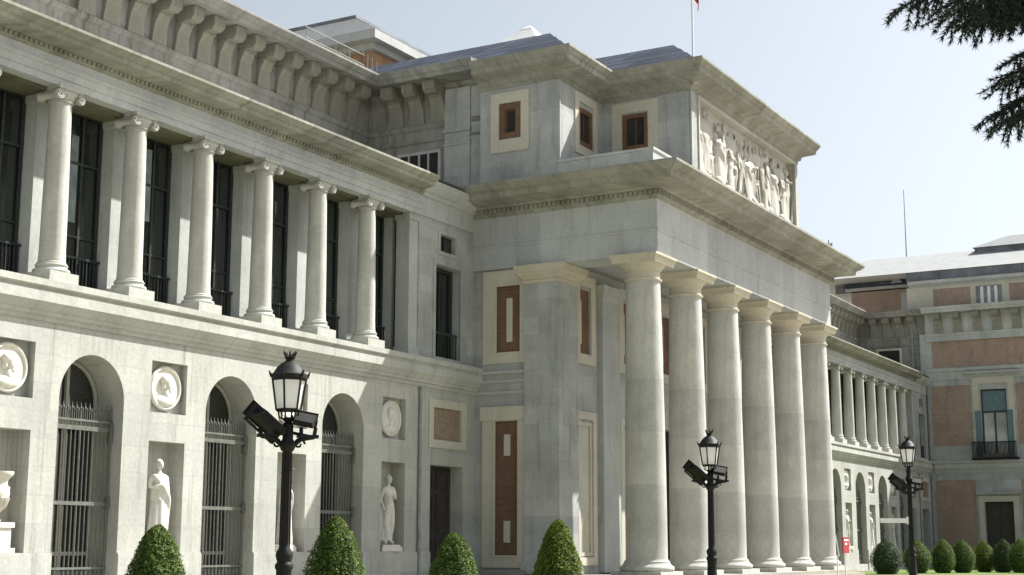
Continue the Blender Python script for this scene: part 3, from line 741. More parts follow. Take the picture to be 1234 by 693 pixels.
for k in range(10): rd.box(xT+.02, xT+.1, -2.2*k-1.2, -2.2*k-1.0, 23.3, 24.0)
rd.build('roof_kerb', DROOF, PA)
rw = MB(); hip(rw, xT-.05, xT+18, Y1, 12, 24.06, 26.6, 6.0); rw.build('sheet_roof', WROOF, PA)
lt = MB(); lt.box(xT+5, xT+9, -14, -3.4, 26.0, 26.6, 0); lt.frust(xT+7, -8.7, 26.6, 2.3, 5.6, 27.7, .6, 3.0, 1); lt.build('roof_lantern', [DROOF, WROOF], PA)
# brick penthouse behind
ph = MB(); ph.box(75.6, 79, 1.9, 7.0, 20.5, 23.4, 0); ph.box(75.1, 79, 1.6, 7.4, 23.4, 23.6, 1); ph.box(75.3, 79, 1.7, 7.6, 23.6, 24.0, 2); ph.box(75.56, 75.62, 2.1, 2.7, 20.9, 23.0, 1)
ph.add([(75.0, 2.4, 23.75), (75.0, 3.4, 23.75), (75.0, 2.9, 24.5), (76.8, 2.9, 24.5)], [(0, 1, 2), (0, 2, 3), (1, 2, 3)], 3)
ph.build('penthouse', [BRICK, GRANP, SLATE, WROOF], PA)
# small set-back parapet and roof over the far wing
p2 = MB(); p2.box(64, 71.5, 8.2, 8.8, 20.6, 22.3, 0); p2.box(63.8, 71.7, 7.9, 9, 22.3, 22.7, 1); p2.box(63.8, 71.0, 9, 16, 22.7, 23.5, 2); p2.build('roof_storey', [BRICK, GRANP, DROOF], PA)
# clerestory lantern over the near wing
lx, ly = 6.1, 9.0
ls = MB(); ls.box(lx+.9, 20, ly+.7, 14.4, 20.5, 25.0, 0); ls.box(lx+.55, 20, ly+.45, 14.7, 24.9, 25.2, 1); ls.box(lx, 20, ly, 15, 25.2, 25.62, 1)
ls.add([(lx, ly, 25.63), (lx, 15, 25.63), (lx+.5, 15, 26.55), (lx+.5, ly+1.5, 26.55), (20, ly+1.5, 26.55), (20, ly, 25.63), (20, 15, 26.55)], [(0, 1, 2, 3), (0, 3, 4, 5), (3, 2, 6, 4)], 2)
ls.box(lx+.45, 20, ly+1.45, 15.1, 26.56, 26.7, 3)
ls.build('clerestory', [OCH := plain('ochre_render', (.34, .20, .11), .85, 0, .2, 2), GRANP, WROOF2, DROOF], PA)
# white pyramid skylight
py = MB(); py.box(16.2, 19.6, 5.8, 8.6, 21, 27.6, 0); py.frust(17.9, 7.2, 27.6, 1.75, 1.5, 28.9, .4, .35, 1); py.frust(17.9, 7.2, 28.9, .42, .38, 29.2, .05, .05, 1)
py.build('pyramid_skylight', [SLATE, WROOF2], PA)
rr = MB()
for k in range(5):
    x = -4.2+k*.95; rr.tube([(x, 5.0, 20.8), (x, 5.0, 21.7)], .022, 6)
for z in (21.68, 21.25): rr.tube([(-4.3, 5.0, z), (-.3, 5.0, z)], .018, 6)
for k in range(5): rr.tube([(-.4+k*.5, 5.0+k*.12, 20.8), (-.4+k*.5, 5.0+k*.12, 21.9)], .022, 6)
rr.build('roof_railing', PIPE, PA)

# ------------------------------------------------------------------ sculpture
def eval_mesh(me, mods):
    o = bpy.data.objects.new('tmp', me); COL.objects.link(o)
    for kind, kw in mods:
        m = o.modifiers.new('m', kind)
        for k, v in kw.items(): setattr(m, k, v)
    bpy.context.view_layer.update()
    e = o.evaluated_get(bpy.context.evaluated_depsgraph_get()); em = e.to_mesh()
    vs = [tuple(v.co) for v in em.vertices]; fs = [tuple(p.vertices) for p in em.polygons]
    e.to_mesh_clear(); bpy.data.objects.remove(o); bpy.data.meshes.remove(me)
    return vs, fs
def skin(joints, edges):
    names = list(joints); me = bpy.data.meshes.new('sk')
    me.from_pydata([joints[n][0] for n in names], [(names.index(a), names.index(b)) for a, b in edges], [])
    bm = bmesh.new(); bm.from_mesh(me); lay = bm.verts.layers.skin.verify(); bm.verts.ensure_lookup_table()
    for i, n in enumerate(names):
        r = joints[n][1]; bm.verts[i][lay].radius = (r, r) if not isinstance(r, tuple) else r; bm.verts[i][lay].use_root = (i == 0)
    bm.to_mesh(me); bm.free()
    return eval_mesh(me, [('SKIN', {}), ('SUBSURF', {'levels': 1, 'render_levels': 1})])
def ellipsoid(c, r, nu=16, nv=10):
    vs = []; fs = []
    for j in range(nv+1):
        for k in range(nu):
            a = 2*math.pi*k/nu; b = math.pi*j/nv
            vs.append((c[0]+r[0]*math.sin(b)*math.cos(a), c[1]+r[1]*math.sin(b)*math.sin(a), c[2]+r[2]*math.cos(b)))
    for j in range(nv):
        for k in range(nu):
            k2 = (k+1) % nu; fs.append((j*nu+k, j*nu+k2, (j+1)*nu+k2, (j+1)*nu+k))
    return vs, fs
def figure(seed=0, robe='long', arms=(0, 0), voxel=.011, sit=False, turn=0):
    """a carved standing figure, height 1, facing -Y; robe long / hip / none"""
    rg = random.Random(seed)
    sh = rg.uniform(-.02, .02); hip_ = .018
    J = {'pel': ((hip_, 0, .52), .072), 'wai': ((hip_*.5, -.005, .61), .062), 'che': ((0, -.005, .71), .082), 'nek': ((sh*.3, .0, .80), .04),
         'nk2': ((sh*.5, -.004, .845), .03)}
    E = [('pel', 'wai'), ('wai', 'che'), ('che', 'nek'), ('nek', 'nk2')]
    for s, nm, am in ((-1, 'l', arms[0]), (1, 'r', arms[1])):
        J['sh'+nm] = ((s*.098, 0, .775+s*sh), .038)
        if am == 0: el, wr, hd = (s*.125, .01, .63), (s*.115, -.05, .51), (s*.112, -.06, .465)
        elif am == 1: el, wr, hd = (s*.135, -.01, .64), (s*.05, -.10, .66), (s*.01, -.115, .675)
        elif am == 2: el, wr, hd = (s*.17, -.03, .85), (s*.15, -.06, .97), (s*.14, -.07, 1.01)
        else: el, wr, hd = (s*.17, -.05, .69), (s*.25, -.11, .66), (s*.285, -.125, .665)
        J['el'+nm] = (el, .029); J['wr'+nm] = (wr, .02); J['hd'+nm] = (hd, .021)
        E += [('che', 'sh'+nm), ('sh'+nm, 'el'+nm), ('el'+nm, 'wr'+nm), ('wr'+nm, 'hd'+nm)]
        kn = (s*.05+hip_*.5, -.035 if s > 0 else -.005, .29); ak = (s*.055, .0 if s < 0 else .02, .055); to = (s*.065, -.075, .02)
        J['hp'+nm] = ((s*.048+hip_, 0, .49), .062); J['kn'+nm] = (kn, .042); J['cf'+nm] = ((kn[0], kn[1]+.02, .2), .042); J['ak'+nm] = (ak, .027); J['to'+nm] = (to, .024)
        E += [('pel', 'hp'+nm), ('hp'+nm, 'kn'+nm), ('kn'+nm, 'cf'+nm), ('cf'+nm, 'ak'+nm), ('ak'+nm, 'to'+nm)]
    v, fcs = skin(J, E); V = list(v); F = [tuple(q) for q in fcs]
    def join(p):
        o = len(V); V.extend(p[0]); F.extend([tuple(i+o for i in q) for q in p[1]])
    hx = sh*.6
    join(ellipsoid((hx, -.012, .905), (.043, .052, .060))); join(ellipsoid((hx, -.064, .898), (.009, .014, .016)))       # head, nose
    join(ellipsoid((hx, -.052, .870), (.018, .012, .012))); join(ellipsoid((hx, .008, .925), (.050, .054, .052)))       # chin, hair
    join(ellipsoid((hx, .055, .915), (.026, .025, .028)))
    def cloth(z0, z1, r0, r1, folds, amp, cy=0.):
        m = MB(); n = 64; rows = 16; vs = []; fs = []
        for j in range(rows+1):
            t = j/rows; z = z0+(z1-z0)*t; rr = r0+(r1-r0)*t
            for k in range(n):
                a = 2*math.pi*k/n
                fd = 1+amp*(1-.75*t)*(math.sin(folds*a+2.2*t+seed)+.5*math.sin((folds*2+1)*a-3*t+seed*2))
                vs.append((hip_*.6*t+rr*fd*math.cos(a), cy+rr*fd*.78*math.sin(a), z))
        for j in range(rows):
            for k in range(n):
                k2 = (k+1) % n; fs.append((j*n+k, j*n+k2, (j+1)*n+k2, (j+1)*n+k))
        fs.append(tuple(reversed(range(n)))); fs.append(tuple(range(rows*n, (rows+1)*n)))
        join((vs, fs))
    if robe == 'long':
        cloth(.0, .63, .135, .088, 8, .09); cloth(.50, .74, .105, .092, 6, .06)
        join(skin({'a': ((-.11, -.03, .79), .035), 'b': ((.0, -.085, .66), .032), 'c': ((.10, -.06, .52), .036), 'd': ((.12, .0, .36), .04), 'e': ((.125, .02, .12), .035)}, [('a', 'b'), ('b', 'c'), ('c', 'd'), ('d', 'e')]))
    elif robe == 'hip':
        cloth(.06, .5, .10, .098, 7, .11, .03)
        join(skin({'a': ((-.12, .03, .60), .03), 'b': ((-.13, .04, .4), .045), 'c': ((-.135, .05, .15), .05), 'd': ((-.13, .05, .01), .055)}, [('a', 'b'), ('b', 'c'), ('c', 'd')]))
    else:
        join(skin({'a': ((-.12, .05, .40), .04), 'b': ((-.125, .06, .2), .05), 'c': ((-.12, .06, .01), .06)}, [('a', 'b'), ('b', 'c')]))
    me = bpy.data.meshes.new('f'); me.from_pydata(V, [], F)
    return eval_mesh(me, [('REMESH', {'mode': 'VOXEL', 'voxel_size': voxel}), ('SMOOTH', {'factor': .5, 'iterations': 2})])
def xf(p, s, loc, rz=0, sy=1, sx=1):
    c, n = math.cos(rz), math.sin(rz); vs = []
    for x, y, z in p[0]:
        X, Y = c*x-n*y, n*x+c*y
        vs.append((loc[0]+X*s*sx, loc[1]+Y*s*sy, loc[2]+z*s))
    return vs, p[1]
FIG = [figure(1, 'long', (1, 0)), figure(2, 'hip', (0, 1)), figure(3, 'none', (0, 3)), figure(4, 'long', (0, 2))]
def statue(kind, x, label, rz=0, h=2.45):
    root = empty('statue', (x, .22, 1.432), rz)
    tag(root, label, 'statue', 'marble statues in the ground floor niches')
    m = MB(); m.add(*xf(FIG[kind], h, (0, 0, .22)))
    m.build('figure', MARB, root, 60, fix=False)
    p = MB(); p.box(-.46, .46, -.3, .3, 0, .16); p.box(-.40, .40, -.26, .26, .16, .225); p.build('plinth', MARB, root)
    return root
s0 = statue(0, -16.5, 'white marble draped statue in the niche between the two large gated arches at left', R(-12))
s1 = statue(3, -10.78, 'white marble robed statue half hidden behind the large street lamp', R(25), 2.4)
s2 = statue(1, -5.05, 'slender white statue in the shaded niche beside the dark doorway', R(-15), 2.5)
far_lab = ['small statue in the niche seen just right of the last portico column', 'small statue in the middle niche of the far wing, between two narrow arches', 'small statue in the far wing niche nearest the brick pavilion']
for i, (n, src) in enumerate(zip((RNx[-4], RNx[-3], RNx[-2]), (s2, s0, s1))):
    c = copy_tree(src); c.location = (n, .22, 1.432); c['label'] = far_lab[i]
# urn in the leftmost niche
urn = empty('stone_urn', (-22.28, .25, 1.432)); tag(urn, 'white carved stone urn on a square pedestal in the niche at the left edge', 'urn')
m = MB(); m.lathe([(.22, .75), (.26, .80), (.16, .88), (.13, 1.0), (.18, 1.05), (.36, 1.2), (.46, 1.4), (.50, 1.6), (.47, 1.72), (.42, 1.78), (.40, 1.9), (.44, 2.0), (.55, 2.08), (.60, 2.16), (.60, 2.22), (.44, 2.2), (.4, 2.1)], n=36)
for sx in (-1, 1): m.tube([(sx*.46, 0, 1.5), (sx*.62, 0, 1.55), (sx*.64, 0, 1.75), (sx*.48, 0, 1.82)], .035, 8)
for k in range(18):
    a = 2*math.pi*k/18; m.tube([(.2*math.cos(a), .2*math.sin(a), 1.06), (.40*math.cos(a), .40*math.sin(a), 1.24), (.49*math.cos(a), .49*math.sin(a), 1.46)], .035, 6)
m.v = [(x*.72, y*.72, .75+(z-.75)*.85) for x, y, z in m.v]
m.build('vase', MARB, urn, 40)
m = MB(); m.box(-.55, .55, -.22, .33, 0, .12); m.box(-.45, .45, -.16, .3, .12, .62); m.box(-.52, .52, -.20, .33, .62, .75); m.build('pedestal', MARB, urn)
# figures of the relief, carved half out of the panel
rg = random.Random(11); rm = MB()
RF = [figure(21, 'long', (1, 0), .02), figure(22, 'hip', (3, 0), .02), figure(23, 'none', (0, 2), .02), figure(24, 'long', (3, 1), .02), figure(25, 'hip', (2, 1), .02)]
x = 5.5; k = 0
while x < 16.7:
    h = rg.uniform(2.45, 3.0) if k % 4 != 2 else rg.uniform(1.5, 2.0)
    rm.add(*xf(RF[k % 5], h, (x, AY1+.25, 16.2), rg.uniform(-.9, .9), .75, 1.5)); x += rg.uniform(.55, .8); k += 1
x = 5.6
while x < 16.6:
    rm.add(*xf(RF[k % 5], rg.uniform(2.5, 2.8), (x, AY1+.30, 16.62), rg.uniform(-.9, .9), .55, 1.4)); x += rg.uniform(.6, .9); k += 1
for _ in range(26):
    cx = rg.uniform(5.4, 16.6); rm.add(*xf(ellipsoid((0, 0, 0), (.28, .16, .2)), rg.uniform(.7, 1.3), (cx, AY1+.16, 16.27+rg.uniform(0, .25))))
for _ in range(16):
    cx = rg.uniform(5.4, 16.6); rm.tube([(cx, AY1+.1, 16.3), (cx+rg.uniform(-.5, .5), AY1+.14, 17.6), (cx+rg.uniform(-.6, .6), AY1+.24, 19.1)], .05, 6)
for q in range(4):
    rm.add(*xf(ellipsoid((0, 0, 0), (.7, .16, .4)), 1, (6.2+q*3.1, AY1+.27, 18.5)))
rm.build('figures', RELF, RELIEF, 60, fix=False)

# ------------------------------------------------------------------ ground
def struct(name, m, mat): return tag(m.build(name, mat, fix=False), kind='structure')
g = MB(); g.quad((-900, -900, 0), (900, -900, 0), (900, 900, 0), (-900, 900, 0)); struct('ground', g, SAND)
g = MB(); g.box(-37, 22.6, -3.2, .0, -.2, .12); struct('pavement', g, PAVE)
def lawn(x0, x1, y0, y1):
    g = MB(); g.quad((x0, y0, .05), (x1, y0, .05), (x1, y1, .05), (x0, y1, .05)); struct('lawn', g, LAWN)
    k = MB()
    for (a, b, c, d) in ((x0-.2, x1+.2, y0-.2, y0), (x0-.2, x1+.2, y1, y1+.2), (x0-.2, x0, y0, y1), (x1, x1+.2, y0, y1)): k.box(a, b, c, d, -.1, .11)
    struct('kerb', k, PAVE)
lawn(23.5, 71, -14.5, -1.6); lawn(-46, -1.8, -16, -8)

# ------------------------------------------------------------------ topiary
def bush_mesh(n, H, Rm, shape, leaf, seed):
    rg = random.Random(seed); m = MB()
    def rad(t):      # t: 0 base, 1 top
        if shape == 'cone':
            q = (1-t)/.72
            return Rm*(min(1, q)**.55 if q < 1 else 1-.35*((q-1)/.39)**1.6)
        q = (1-t)/.62
        return Rm*(math.sin(min(1, q)*math.pi/2)**.75 if q < 1 else 1-.40*((q-1)/.61)**1.5)
    for i in range(n):
        t = rg.random()**.9; a = rg.uniform(0, 2*math.pi)
        bump = 1+.16*noise.noise(Vector((math.cos(a)*1.7, math.sin(a)*1.7, t*4+seed*3.7)))+.10*noise.noise(Vector((math.cos(a)*6, math.sin(a)*6, t*16+seed)))
        r = rad(t)*bump*(1-.22*rg.random()**2)
        if rg.random() < .05: r *= rg.uniform(1.03, 1.13)
        p = Vector((r*math.cos(a), r*math.sin(a), .12+t*(H-.12)+rg.uniform(0, .02)))
        nrm = Vector((math.cos(a), math.sin(a), .5))+Vector((rg.gauss(0, .55), rg.gauss(0, .55), rg.gauss(0, .55))); nrm.normalize()
        u = nrm.cross(Vector((rg.gauss(0, 1), rg.gauss(0, 1), rg.gauss(0, 1)))).normalized(); w = nrm.cross(u)
        s = leaf*rg.uniform(.7, 1.35)
        m.add([p-u*s, p+w*s*.55, p+u*s, p-w*s*.55], [(0, 1, 2, 3)])
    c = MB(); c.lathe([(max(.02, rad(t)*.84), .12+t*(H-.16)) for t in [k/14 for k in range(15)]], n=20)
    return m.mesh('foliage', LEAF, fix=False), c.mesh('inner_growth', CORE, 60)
def stem_mesh():
    s = MB(); s.tube([(0, 0, 0), (.01, 0, .2), (0, 0, .4)], [.06, .05, .04], 8); return s.mesh('stem', BARK, 60)
STEM = stem_mesh()
NB = [bush_mesh(16000, 2.1, .56, 'cone', .021, q) for q in (3, 9, 14, 22)]
FB = [bush_mesh(7000, 2.1, .80, 'egg', .033, q) for q in (5, 8, 17, 29)]
def bush(pos, H, Rm, base, meshes, label, rz, mat=None, grp=None):
    root = empty('topiary_bush', (*pos, -.06), rz); tl = random.Random(label); root.rotation_euler = (tl.uniform(-.06, .06), tl.uniform(-.06, .06), rz); root.scale = (Rm*1.1, Rm*1.1, H)
    tag(root, label, 'bush', grp)
    me = meshes[0]
    if mat: me = me.copy(); me.materials[0] = mat
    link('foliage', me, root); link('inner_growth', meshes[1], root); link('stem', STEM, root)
CAMX, CAMY, CAMZ = -1.66814566*28.7, -29.0, 1.65
F_ = 1761.5
RT, UP, FW = Vector((0.4921963, -0.8704807, 0.0024895)), Vector((-0.1523816, -0.0833447, 0.9848013)), Vector((0.8570430, 0.4850949, 0.1736672))
def depth_pos(u, v, d):
    r = RT*(u-617)/F_-UP*(v-346.5)/F_+FW
    return Vector((CAMX, CAMY, CAMZ))+r*d
NEARG = 'cone topiary bushes along the near lawn'
for (u, d, top, wid, lab, mi, rz) in ((185, 23.1, 2.0, 1.0, 'green cone topiary bush in front of the niche with the draped statue', 0, .3),
                                 (402, 27.1, 2.22, 1.08, 'green cone topiary bush just right of the tall black lamp post', 1, 1.2),
                                 (547.5, 30.8, 1.96, 1.05, 'low sparse cone topiary bush before the dark doorway', 2, 2.5),
                                 (671, 34.8, 2.30, 1.12, 'pointed cone topiary bush before the portico corner pier', 3, 4.0)):
    p = depth_pos(u, 690, d); bush((p.x, p.y), top/2.1, wid, 0, NB[mi], lab, rz, LEAFY if u > 600 else None, NEARG)
FARG = 'rounded topiary bushes on the far lawn'
for (u, d, s, w, lab, mt) in ((1068, 85, 1.0, 1.03, 'dark egg-shaped bush standing alone at the left end of the far row', LEAFF),
                         (1105, 88, 1.0, .96, 'rounded bush directly behind the farthest lamp post', None),
                         (1136, 89, 1.03, .86, 'broad rounded bush first to the right of the farthest lamp post', None),
                         (1161, 90, 1.02, .86, 'rounded bush below the brick wall between the downpipe and pavilion door', None),
                         (1187, 93, 1.0, .80, 'slim lime green bush in front of the left jamb of the pavilion door', LEAFY),
                         (1209, 92, 1.04, .84, 'greyish bush in front of the pavilion doorway', LEAFF),
                         (1231, 90, 1.05, .92, 'bush cut off by the right edge of the picture', None)):
    p = depth_pos(u, 690, d); bush((p.x, p.y), s, w, 0, FB[int(u) % 4], lab, u, mt, FARG)

# ------------------------------------------------------------------ lamp posts
def lamp_post(pos, rz, label, h=0.0, board=False):
    root = empty('street_lamp', (*pos, 0), rz); tag(root, label, 'street lamp', 'black lantern lamp posts with floodlights')
    m = MB()
    m.lathe([(.22, 0), (.23, .08), (.19, .12), (.17, .5), (.20, .55), (.14, .65), (.115, 1.1), (.115, 1.28), (.135, 1.31), (.135, 1.36), (.105, 1.40), (.128, 1.48), (.128, 1.53), (.085, 1.60), (.076, 1.75),
             (.066, 3.0+h), (.10, 3.04+h), (.125, 3.1+h), (.105, 3.16+h), (.08, 3.2+h), (.08, 3.42+h), (.045, 3.46+h)], n=20)
    for k in range(10):
        a = 2*math.pi*k/10; m.tube([(.076*math.cos(a), .076*math.sin(a), 1.65), (.066*math.cos(a), .066*math.sin(a), 3.0+h)], .011, 5)
    m.build('post', IRON, root, 40)
    b = MB(); zb = 3.22+h*.35
    for s in (-1, 1):
        b.tube([(s*.08, 0, zb-.12), (s*.2, 0, zb-.02), (s*.40, 0, zb+.02)], .035, 8); b.box(s*.14, s*.46, -.05, .05, zb, zb+.05)
        b.tube([(s*.40, 0, zb+.04), (s*.42, 0, zb+.16)], .03, 8); b.tube([(s*.2, 0, zb+.04), (s*.2, 0, zb+.16)], .03, 8)
        pts = [(s*(.17+.09*math.cos(t)*(1-t/9)), 0, zb-.09+.09*math.sin(t)*(1-t/9)) for t in [q*.5 for q in range(14)]]; b.tube(pts, .018, 6)
    b.build('bracket', IRON, root, 40)
    for s, tilt, yaw in ((-1, R(36), R(20)), (1, R(11), R(-14))):
        fl = MB()
        hw, hd, hh = (.25, .28, .11) if s < 0 else (.16, .26, .09)
        vs = [(-hw, -hd, -hh*.4), (hw, -hd, -hh*.4), (hw, hd, -hh), (-hw, hd, -hh), (-hw*.85, -hd, hh*.5), (hw*.85, -hd, hh*.5), (hw, hd, hh), (-hw, hd, hh)]
        fl.add(vs, [(3, 2, 1, 0), (4, 5, 6, 7), (0, 1, 5, 4), (1, 2, 6, 5), (2, 3, 7, 6), (3, 0, 4, 7)])
        fl.box(-hw-.02, hw+.02, hd-.02, hd+.02, -hh-.02, hh+.02); fl.box(-hw-.04, -hw-.015, -.05, .05, -.2, .05); fl.box(hw+.015, hw+.04, -.05, .05, -.2, .05); fl.box(-hw-.04, hw+.04, -.05, .05, -.22, -.19)
        for q in range(0): fl.box(-.2+q*.1-.01, -.2+q*.1+.01, -hd-.03, -hd+.15, .02, hh*.8)
        o = fl.build('floodlight', FLOOD, root, None, (-.31 if s < 0 else .24, 0, zb+.25))
        o.rotation_euler = (R(14), tilt, yaw)
    # lantern: six-sided tapering cage
    z0 = 3.46+h
    c = MB(); n = 6
    c.lathe([(.06, z0), (.09, z0+.03), (.06, z0+.06)], n=12)
    for k in range(6):
        a = 2*math.pi*k/6; ca, sa = math.cos(a), math.sin(a)
        c.tube([(.05*ca, .05*sa, z0+.03), (.14*ca, .14*sa, z0+.06), (.15*ca, .15*sa, z0+.14), (.185*ca, .185*sa, z0+.17)], .014, 6)
        c.tube([(.185*ca, .185*sa, z0+.17), (.255*ca, .255*sa, z0+.63)], .016, 6)
        c.tube([(.27*ca, .27*sa, z0+.66), (.29*ca, .29*sa, z0+.71), (.315*ca, .315*sa, z0+.76)], [.022, .02, .006], 6)
    c.lathe([(.18, z0+.15), (.20, z0+.17), (.18, z0+.19)], n=6); 
    c.lathe([(.25, z0+.62), (.275, z0+.64), (.275, z0+.70), (.24, z0+.73), (.20, z0+.80), (.13, z0+.87), (.07, z0+.905), (.06, z0+.94), (.09, z0+.96), (.06, z0+.98)], n=12)
    for k in range(7):
        a = 2*math.pi*k/7; ca, sa = math.cos(a), math.sin(a)
        c.tube([(.05*ca, .05*sa, z0+.95), (.075*ca, .075*sa, z0+1.0), (.11*ca, .11*sa, z0+1.06)], [.02, .018, .004], 6)
    c.build('lantern_frame', IRON, root, 40)
    g = MB(); g.lathe([(.168, z0+.19), (.235, z0+.61)], n=6, caps=True); g.build('lantern_glass', LGLASS, root)
    if board:
        s = MB(); s.box(-1.0, -.12, -.02, .02, 2.40, 2.55); s.box(-.14, -.08, -.03, .03, 2.36, 2.6)
        s.build('direction_board', WHITEP, root)
    return root

rot_img = math.atan2(RT.y, RT.x)
l1 = depth_pos(343, 657, 21.5); l2 = depth_pos(857.5, 657, 36.2); l3 = depth_pos(1099, 657, 47.6)
lamp_post((l1.x, l1.y), rot_img+.35, 'large black lamp post with two floodlights, nearest, left of the picture centre')
lamp_post((l2.x, l2.y), rot_img+.1, 'black lamp post with floodlights standing in front of the portico columns')
lamp_post((l3.x, l3.y), rot_img+.0, 'tall black lamp post carrying a white direction board, beside the far bushes', .72, True)

# ------------------------------------------------------------------ signs, flag, mast
sg = empty('sign_stand', (13.66, -10.4, 0)); tag(sg, 'small red information sign on a pole at the last portico column', 'sign', 'signs by the portico steps')
m = MB(); m.box(-.40, .40, -.03, .03, 1.36, 2.02); m.build('sign_panel', RED, sg)
m = MB(); m.box(-.30, .30, -.036, -.031, 1.86, 1.93); m.box(-.18, .1, -.036, -.031, 1.7, 1.78); m.build('sign_marks', WHITEP, sg)
m = MB(); m.tube([(0, 0.04, 0), (0, .04, 1.95)], .035, 8); m.lathe([(.25, 0), (.25, .04), (.04, .06)], n=16); m.build('pole', WHITEP, sg, 40)
sg = empty('sign_stand', (12.45, -10.4, 0), R(18)); tag(sg, 'narrow white notice board leaning beside the red sign at the portico', 'sign', 'signs by the portico steps')
m = MB(); m.add([(-.26, -.10, 1.22), (.26, -.10, 1.22), (.20, .02, 2.12), (-.32, .02, 2.12), (-.26, -.05, 1.22), (.26, -.05, 1.22), (.20, .07, 2.12), (-.32, .07, 2.12)], [(0, 1, 2, 3), (7, 6, 5, 4), (0, 4, 5, 1), (1, 5, 6, 2), (2, 6, 7, 3), (3, 7, 4, 0)]); m.build('sign_panel', WHITEP, sg)
m = MB(); m.tube([(0, .0, 0), (0, 0, 1.3)], .03, 8); m.lathe([(.22, 0), (.22, .04), (.04, .06)], n=16); m.build('pole', WHITEP, sg, 40)

fp_ = empty('flagpole', (11.05, -5.0, 21.6)); tag(fp_, 'slim white flagpole with a hanging red and yellow flag on the portico roof', 'flagpole')
m = MB(); m.lathe([(.1, -.4), (.09, .2), (.05, .3), (.035, 7.2), (.06, 7.25), (.02, 7.33)], n=10); m.build('pole', WHITEP, fp_, 40)
m = MB(); vs = []; fs = []; mi = []
nu, nv = 12, 16
for j in range(nv+1):
    for i in range(nu+1):
        s = i/nu; t = j/nv
        x = s*.62+.06*math.sin(s*9+t*2); y = .10*math.sin(s*11+t*1.5); z = 6.9-t*1.5-s*1.35*(.7+.3*s)
        vs.append((x+.04, y, z))
for j in range(nv):
    for i in range(nu):
        a = j*(nu+1)+i; fs.append((a, a+1, a+nu+2, a+nu+1)); mi.append(1 if 4 <= j < 12 else 0)
m.v = vs; m.f = fs; m.mi = mi
m.build('flag', [FRED, YEL], fp_, 80, fix=False)
ms = empty('antenna_mast', (84, 4.2, 24.6)); tag(ms, 'thin grey antenna mast rising from the white pavilion roof', 'mast')
m = MB(); m.tube([(0, 0, 0), (0, 0, 9.4)], [.07, .03], 8); m.build('rod', PIPE, ms, 40)
m = MB(); m.box(-.25, .25, -.25, .25, -.6, .1); m.build('foot', PIPE, ms)
lr = empty('lightning_rod', (19.3, -8.4, 15.35)); tag(lr, 'tiny rod with a side arm on the portico cornice edge', 'rod')
m = MB(); m.tube([(0, 0, 0), (0, 0, .75)], .03, 6); m.tube([(0, 0, .62), (.45, 0, .62)], .025, 6); m.box(.38, .52, -.06, .06, .55, .68); m.build('rod_arm', PIPE, lr)

# ------------------------------------------------------------------ cedar at the right edge
tr = depth_pos(1640, 657, 15.5); CX_, CY_ = tr.x, tr.y
cedar = empty('cedar_tree', (CX_, CY_, 0)); tag(cedar, 'dark cedar tree whose drooping boughs hang into the upper right corner', 'tree')
m = MB(); m.tube([(0, 0, -.1), (.03, .02, 1), (.0, .05, 5), (.05, 0, 10), (0, 0, 15)], [.55, .42, .34, .2, .04], 14); m.build('trunk', BARK, cedar, 60)
nd = MB(); wd = MB(); rg = random.Random(5)
def needles(p, d, n, L, spread):
    for _ in range(n):
        q = Vector(d)+Vector((rg.gauss(0, spread), rg.gauss(0, spread), rg.gauss(0, spread)-.15)); q.normalize()
        l = L*rg.uniform(.6, 1.3); s = q.cross(Vector((rg.gauss(0, 1), rg.gauss(0, 1), rg.gauss(0, 1)))).normalized()*.0065
        nd.add([p-s, p+s, p+q*l], [(0, 1, 2)])
def twig(p, d, L, dens):
    n = max(3, int(L/.045)); d = Vector(d).normalized(); pts = [p.copy()]
    for i in range(n):
        d = (d+Vector((rg.gauss(0, .07), rg.gauss(0, .07), -.055+rg.gauss(0, .05)))).normalized(); p = p+d*(L/n); pts.append(p.copy())
        needles(p, d, dens, .075, .6)
    wd.tube(pts, [.007*(1-.7*k/len(pts)) for k in range(len(pts))], 4)
def bough(p0, p1, sag, wid, dens=8, ntw=26):
    p0, p1 = Vector(p0), Vector(p1); pts = []
    ax = (p1-p0).normalized(); side = ax.cross(Vector((0, 0, 1))).normalized(); L = (p1-p0).length
    K = 16
    for k in range(K+1):
        t = k/K; pts.append(p0.lerp(p1, t)+Vector((0, 0, sag*4*t*(1-t)))+side*.08*math.sin(t*7+p0.x))
    wd.tube(pts, [.07*(1-.85*k/K)+.006 for k in range(K+1)], 7)
    for k in range(ntw):
        t = .18+.82*(k/(ntw-1)); i = min(K-1, int(t*K)); q = pts[i].lerp(pts[i+1], t*K-i)
        for s in (-1, 1):
            l = wid*(1-.5*t)*rg.uniform(.55, 1.15)+.12
            dd = ax*rg.uniform(.3, .8)+side*s*rg.uniform(.5, 1)+Vector((0, 0, rg.uniform(-.25, .12)))
            twig(q, dd, l, dens)
            twig(q+side*s*l*.3*rg.random(), ax*.3+side*s*.3+Vector((0, 0, -1.0)), l*.8, dens)
    twig(pts[-1], ax+Vector((0, 0, -.3)), .35, dens)
def local(u, v, d): return depth_pos(u, v, d)-Vector((CX_, CY_, 0))
T = lambda z: Vector((0, 0, z))
bough(T(7.9), local(1106, -2, 15.0), .45, .50, 16, 46)
bough(T(7.7), local(1158, 12, 14.4), .35, .50, 16, 44)
bough(T(7.6), local(1186, 16, 15.1), .32, .50, 16, 42)
bough(T(7.6), local(1205, -2, 15.6), .32, .55, 14, 38)
bough(T(7.5), local(1222, 4, 14.8), .3, .50, 14, 36)
bough(T(7.6), local(1172, -6, 14.1), .40, .55, 16, 46)
bough(T(7.4), local(1215, 14, 14.4), .3, .45, 14, 36)
bough(T(6.8), local(1224, 142, 14.6), .42, .40, 16, 40)
bough(T(6.85), local(1232, 84, 15.1), .30, .34, 16, 36)
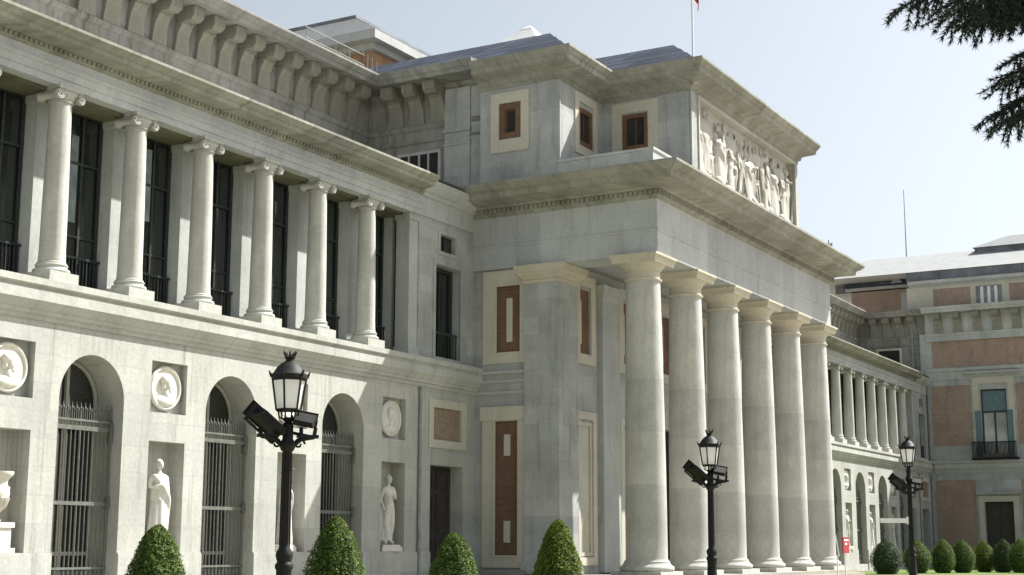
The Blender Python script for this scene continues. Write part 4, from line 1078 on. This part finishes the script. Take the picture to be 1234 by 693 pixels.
bough(T(6.9), local(1212, 132, 15.0), .42, .38, 16, 44)
bough(T(6.9), local(1218, 96, 15.6), .30, .30, 14, 36)
bough(T(6.8), local(1234, 66, 14.6), .3, .30, 14, 34)
for k in range(22):
    a = rg.uniform(0, 2*math.pi); z = rg.uniform(5.6, 14.0); L = (15.4-z)*.42+1.2
    e = Vector((math.cos(a)*L, math.sin(a)*L, z-.4)); w = e+Vector((CX_, CY_, 0))-Vector((CAMX, CAMY, CAMZ))
    dpt = w.dot(FW); uu = 617+F_*w.dot(RT)/max(dpt, .1)
    if dpt > 2 and uu < 1290: continue
    bough(T(z), e, .35, .5, 5, 16)
nd.build('needles', NEED, cedar, fix=False); wd.build('branches', BARK, cedar, fix=False)

# ------------------------------------------------------------------ camera, light
cam = bpy.data.cameras.new('camera'); co = bpy.data.objects.new('camera', cam); COL.objects.link(co)
cam.sensor_width = 36; cam.sensor_fit = 'HORIZONTAL'; cam.lens = 36*F_/1234; cam.clip_end = 3000; cam.clip_start = .1
co.matrix_world = Matrix(((RT.x, UP.x, -FW.x, CAMX), (RT.y, UP.y, -FW.y, CAMY), (RT.z, UP.z, -FW.z, CAMZ), (0, 0, 0, 1)))
scene.camera = co
sd = Vector((.70, -.47, 1.0)).normalized()
sun = bpy.data.lights.new('sun', 'SUN'); sun.energy = 4.2; sun.angle = R(.53); sun.color = (1, .975, .92)
so = bpy.data.objects.new('sun', sun); COL.objects.link(so); so.rotation_euler = sd.to_track_quat('Z', 'Y').to_euler()
wld = bpy.data.worlds.new('World'); scene.world = wld; wld.use_nodes = True
nt = wld.node_tree; bg = nt.nodes['Background']; sky = nt.nodes.new('ShaderNodeTexSky')
sky.sky_type = 'NISHITA'; sky.sun_disc = False; sky.sun_elevation = math.asin(sd.z); sky.sun_rotation = math.atan2(sd.x, sd.y)
sky.air_density = 1.0; sky.dust_density = 5.0; sky.ozone_density = 1.0; sky.altitude = 600
hs = nt.nodes.new('ShaderNodeHueSaturation'); hs.inputs['Saturation'].default_value = .46; hs.inputs['Hue'].default_value = .485; hs.inputs['Value'].default_value = .8
nt.links.new(sky.outputs[0], hs.inputs['Color']); nt.links.new(hs.outputs[0], bg.inputs[0]); bg.inputs[1].default_value = .085
scene.view_settings.view_transform = 'Standard'; scene.view_settings.look = 'None'; scene.view_settings.exposure = 1.36; scene.view_settings.gamma = 1
scene.view_settings.use_curve_mapping = False
scene.cycles.max_bounces = 6; scene.cycles.diffuse_bounces = 4
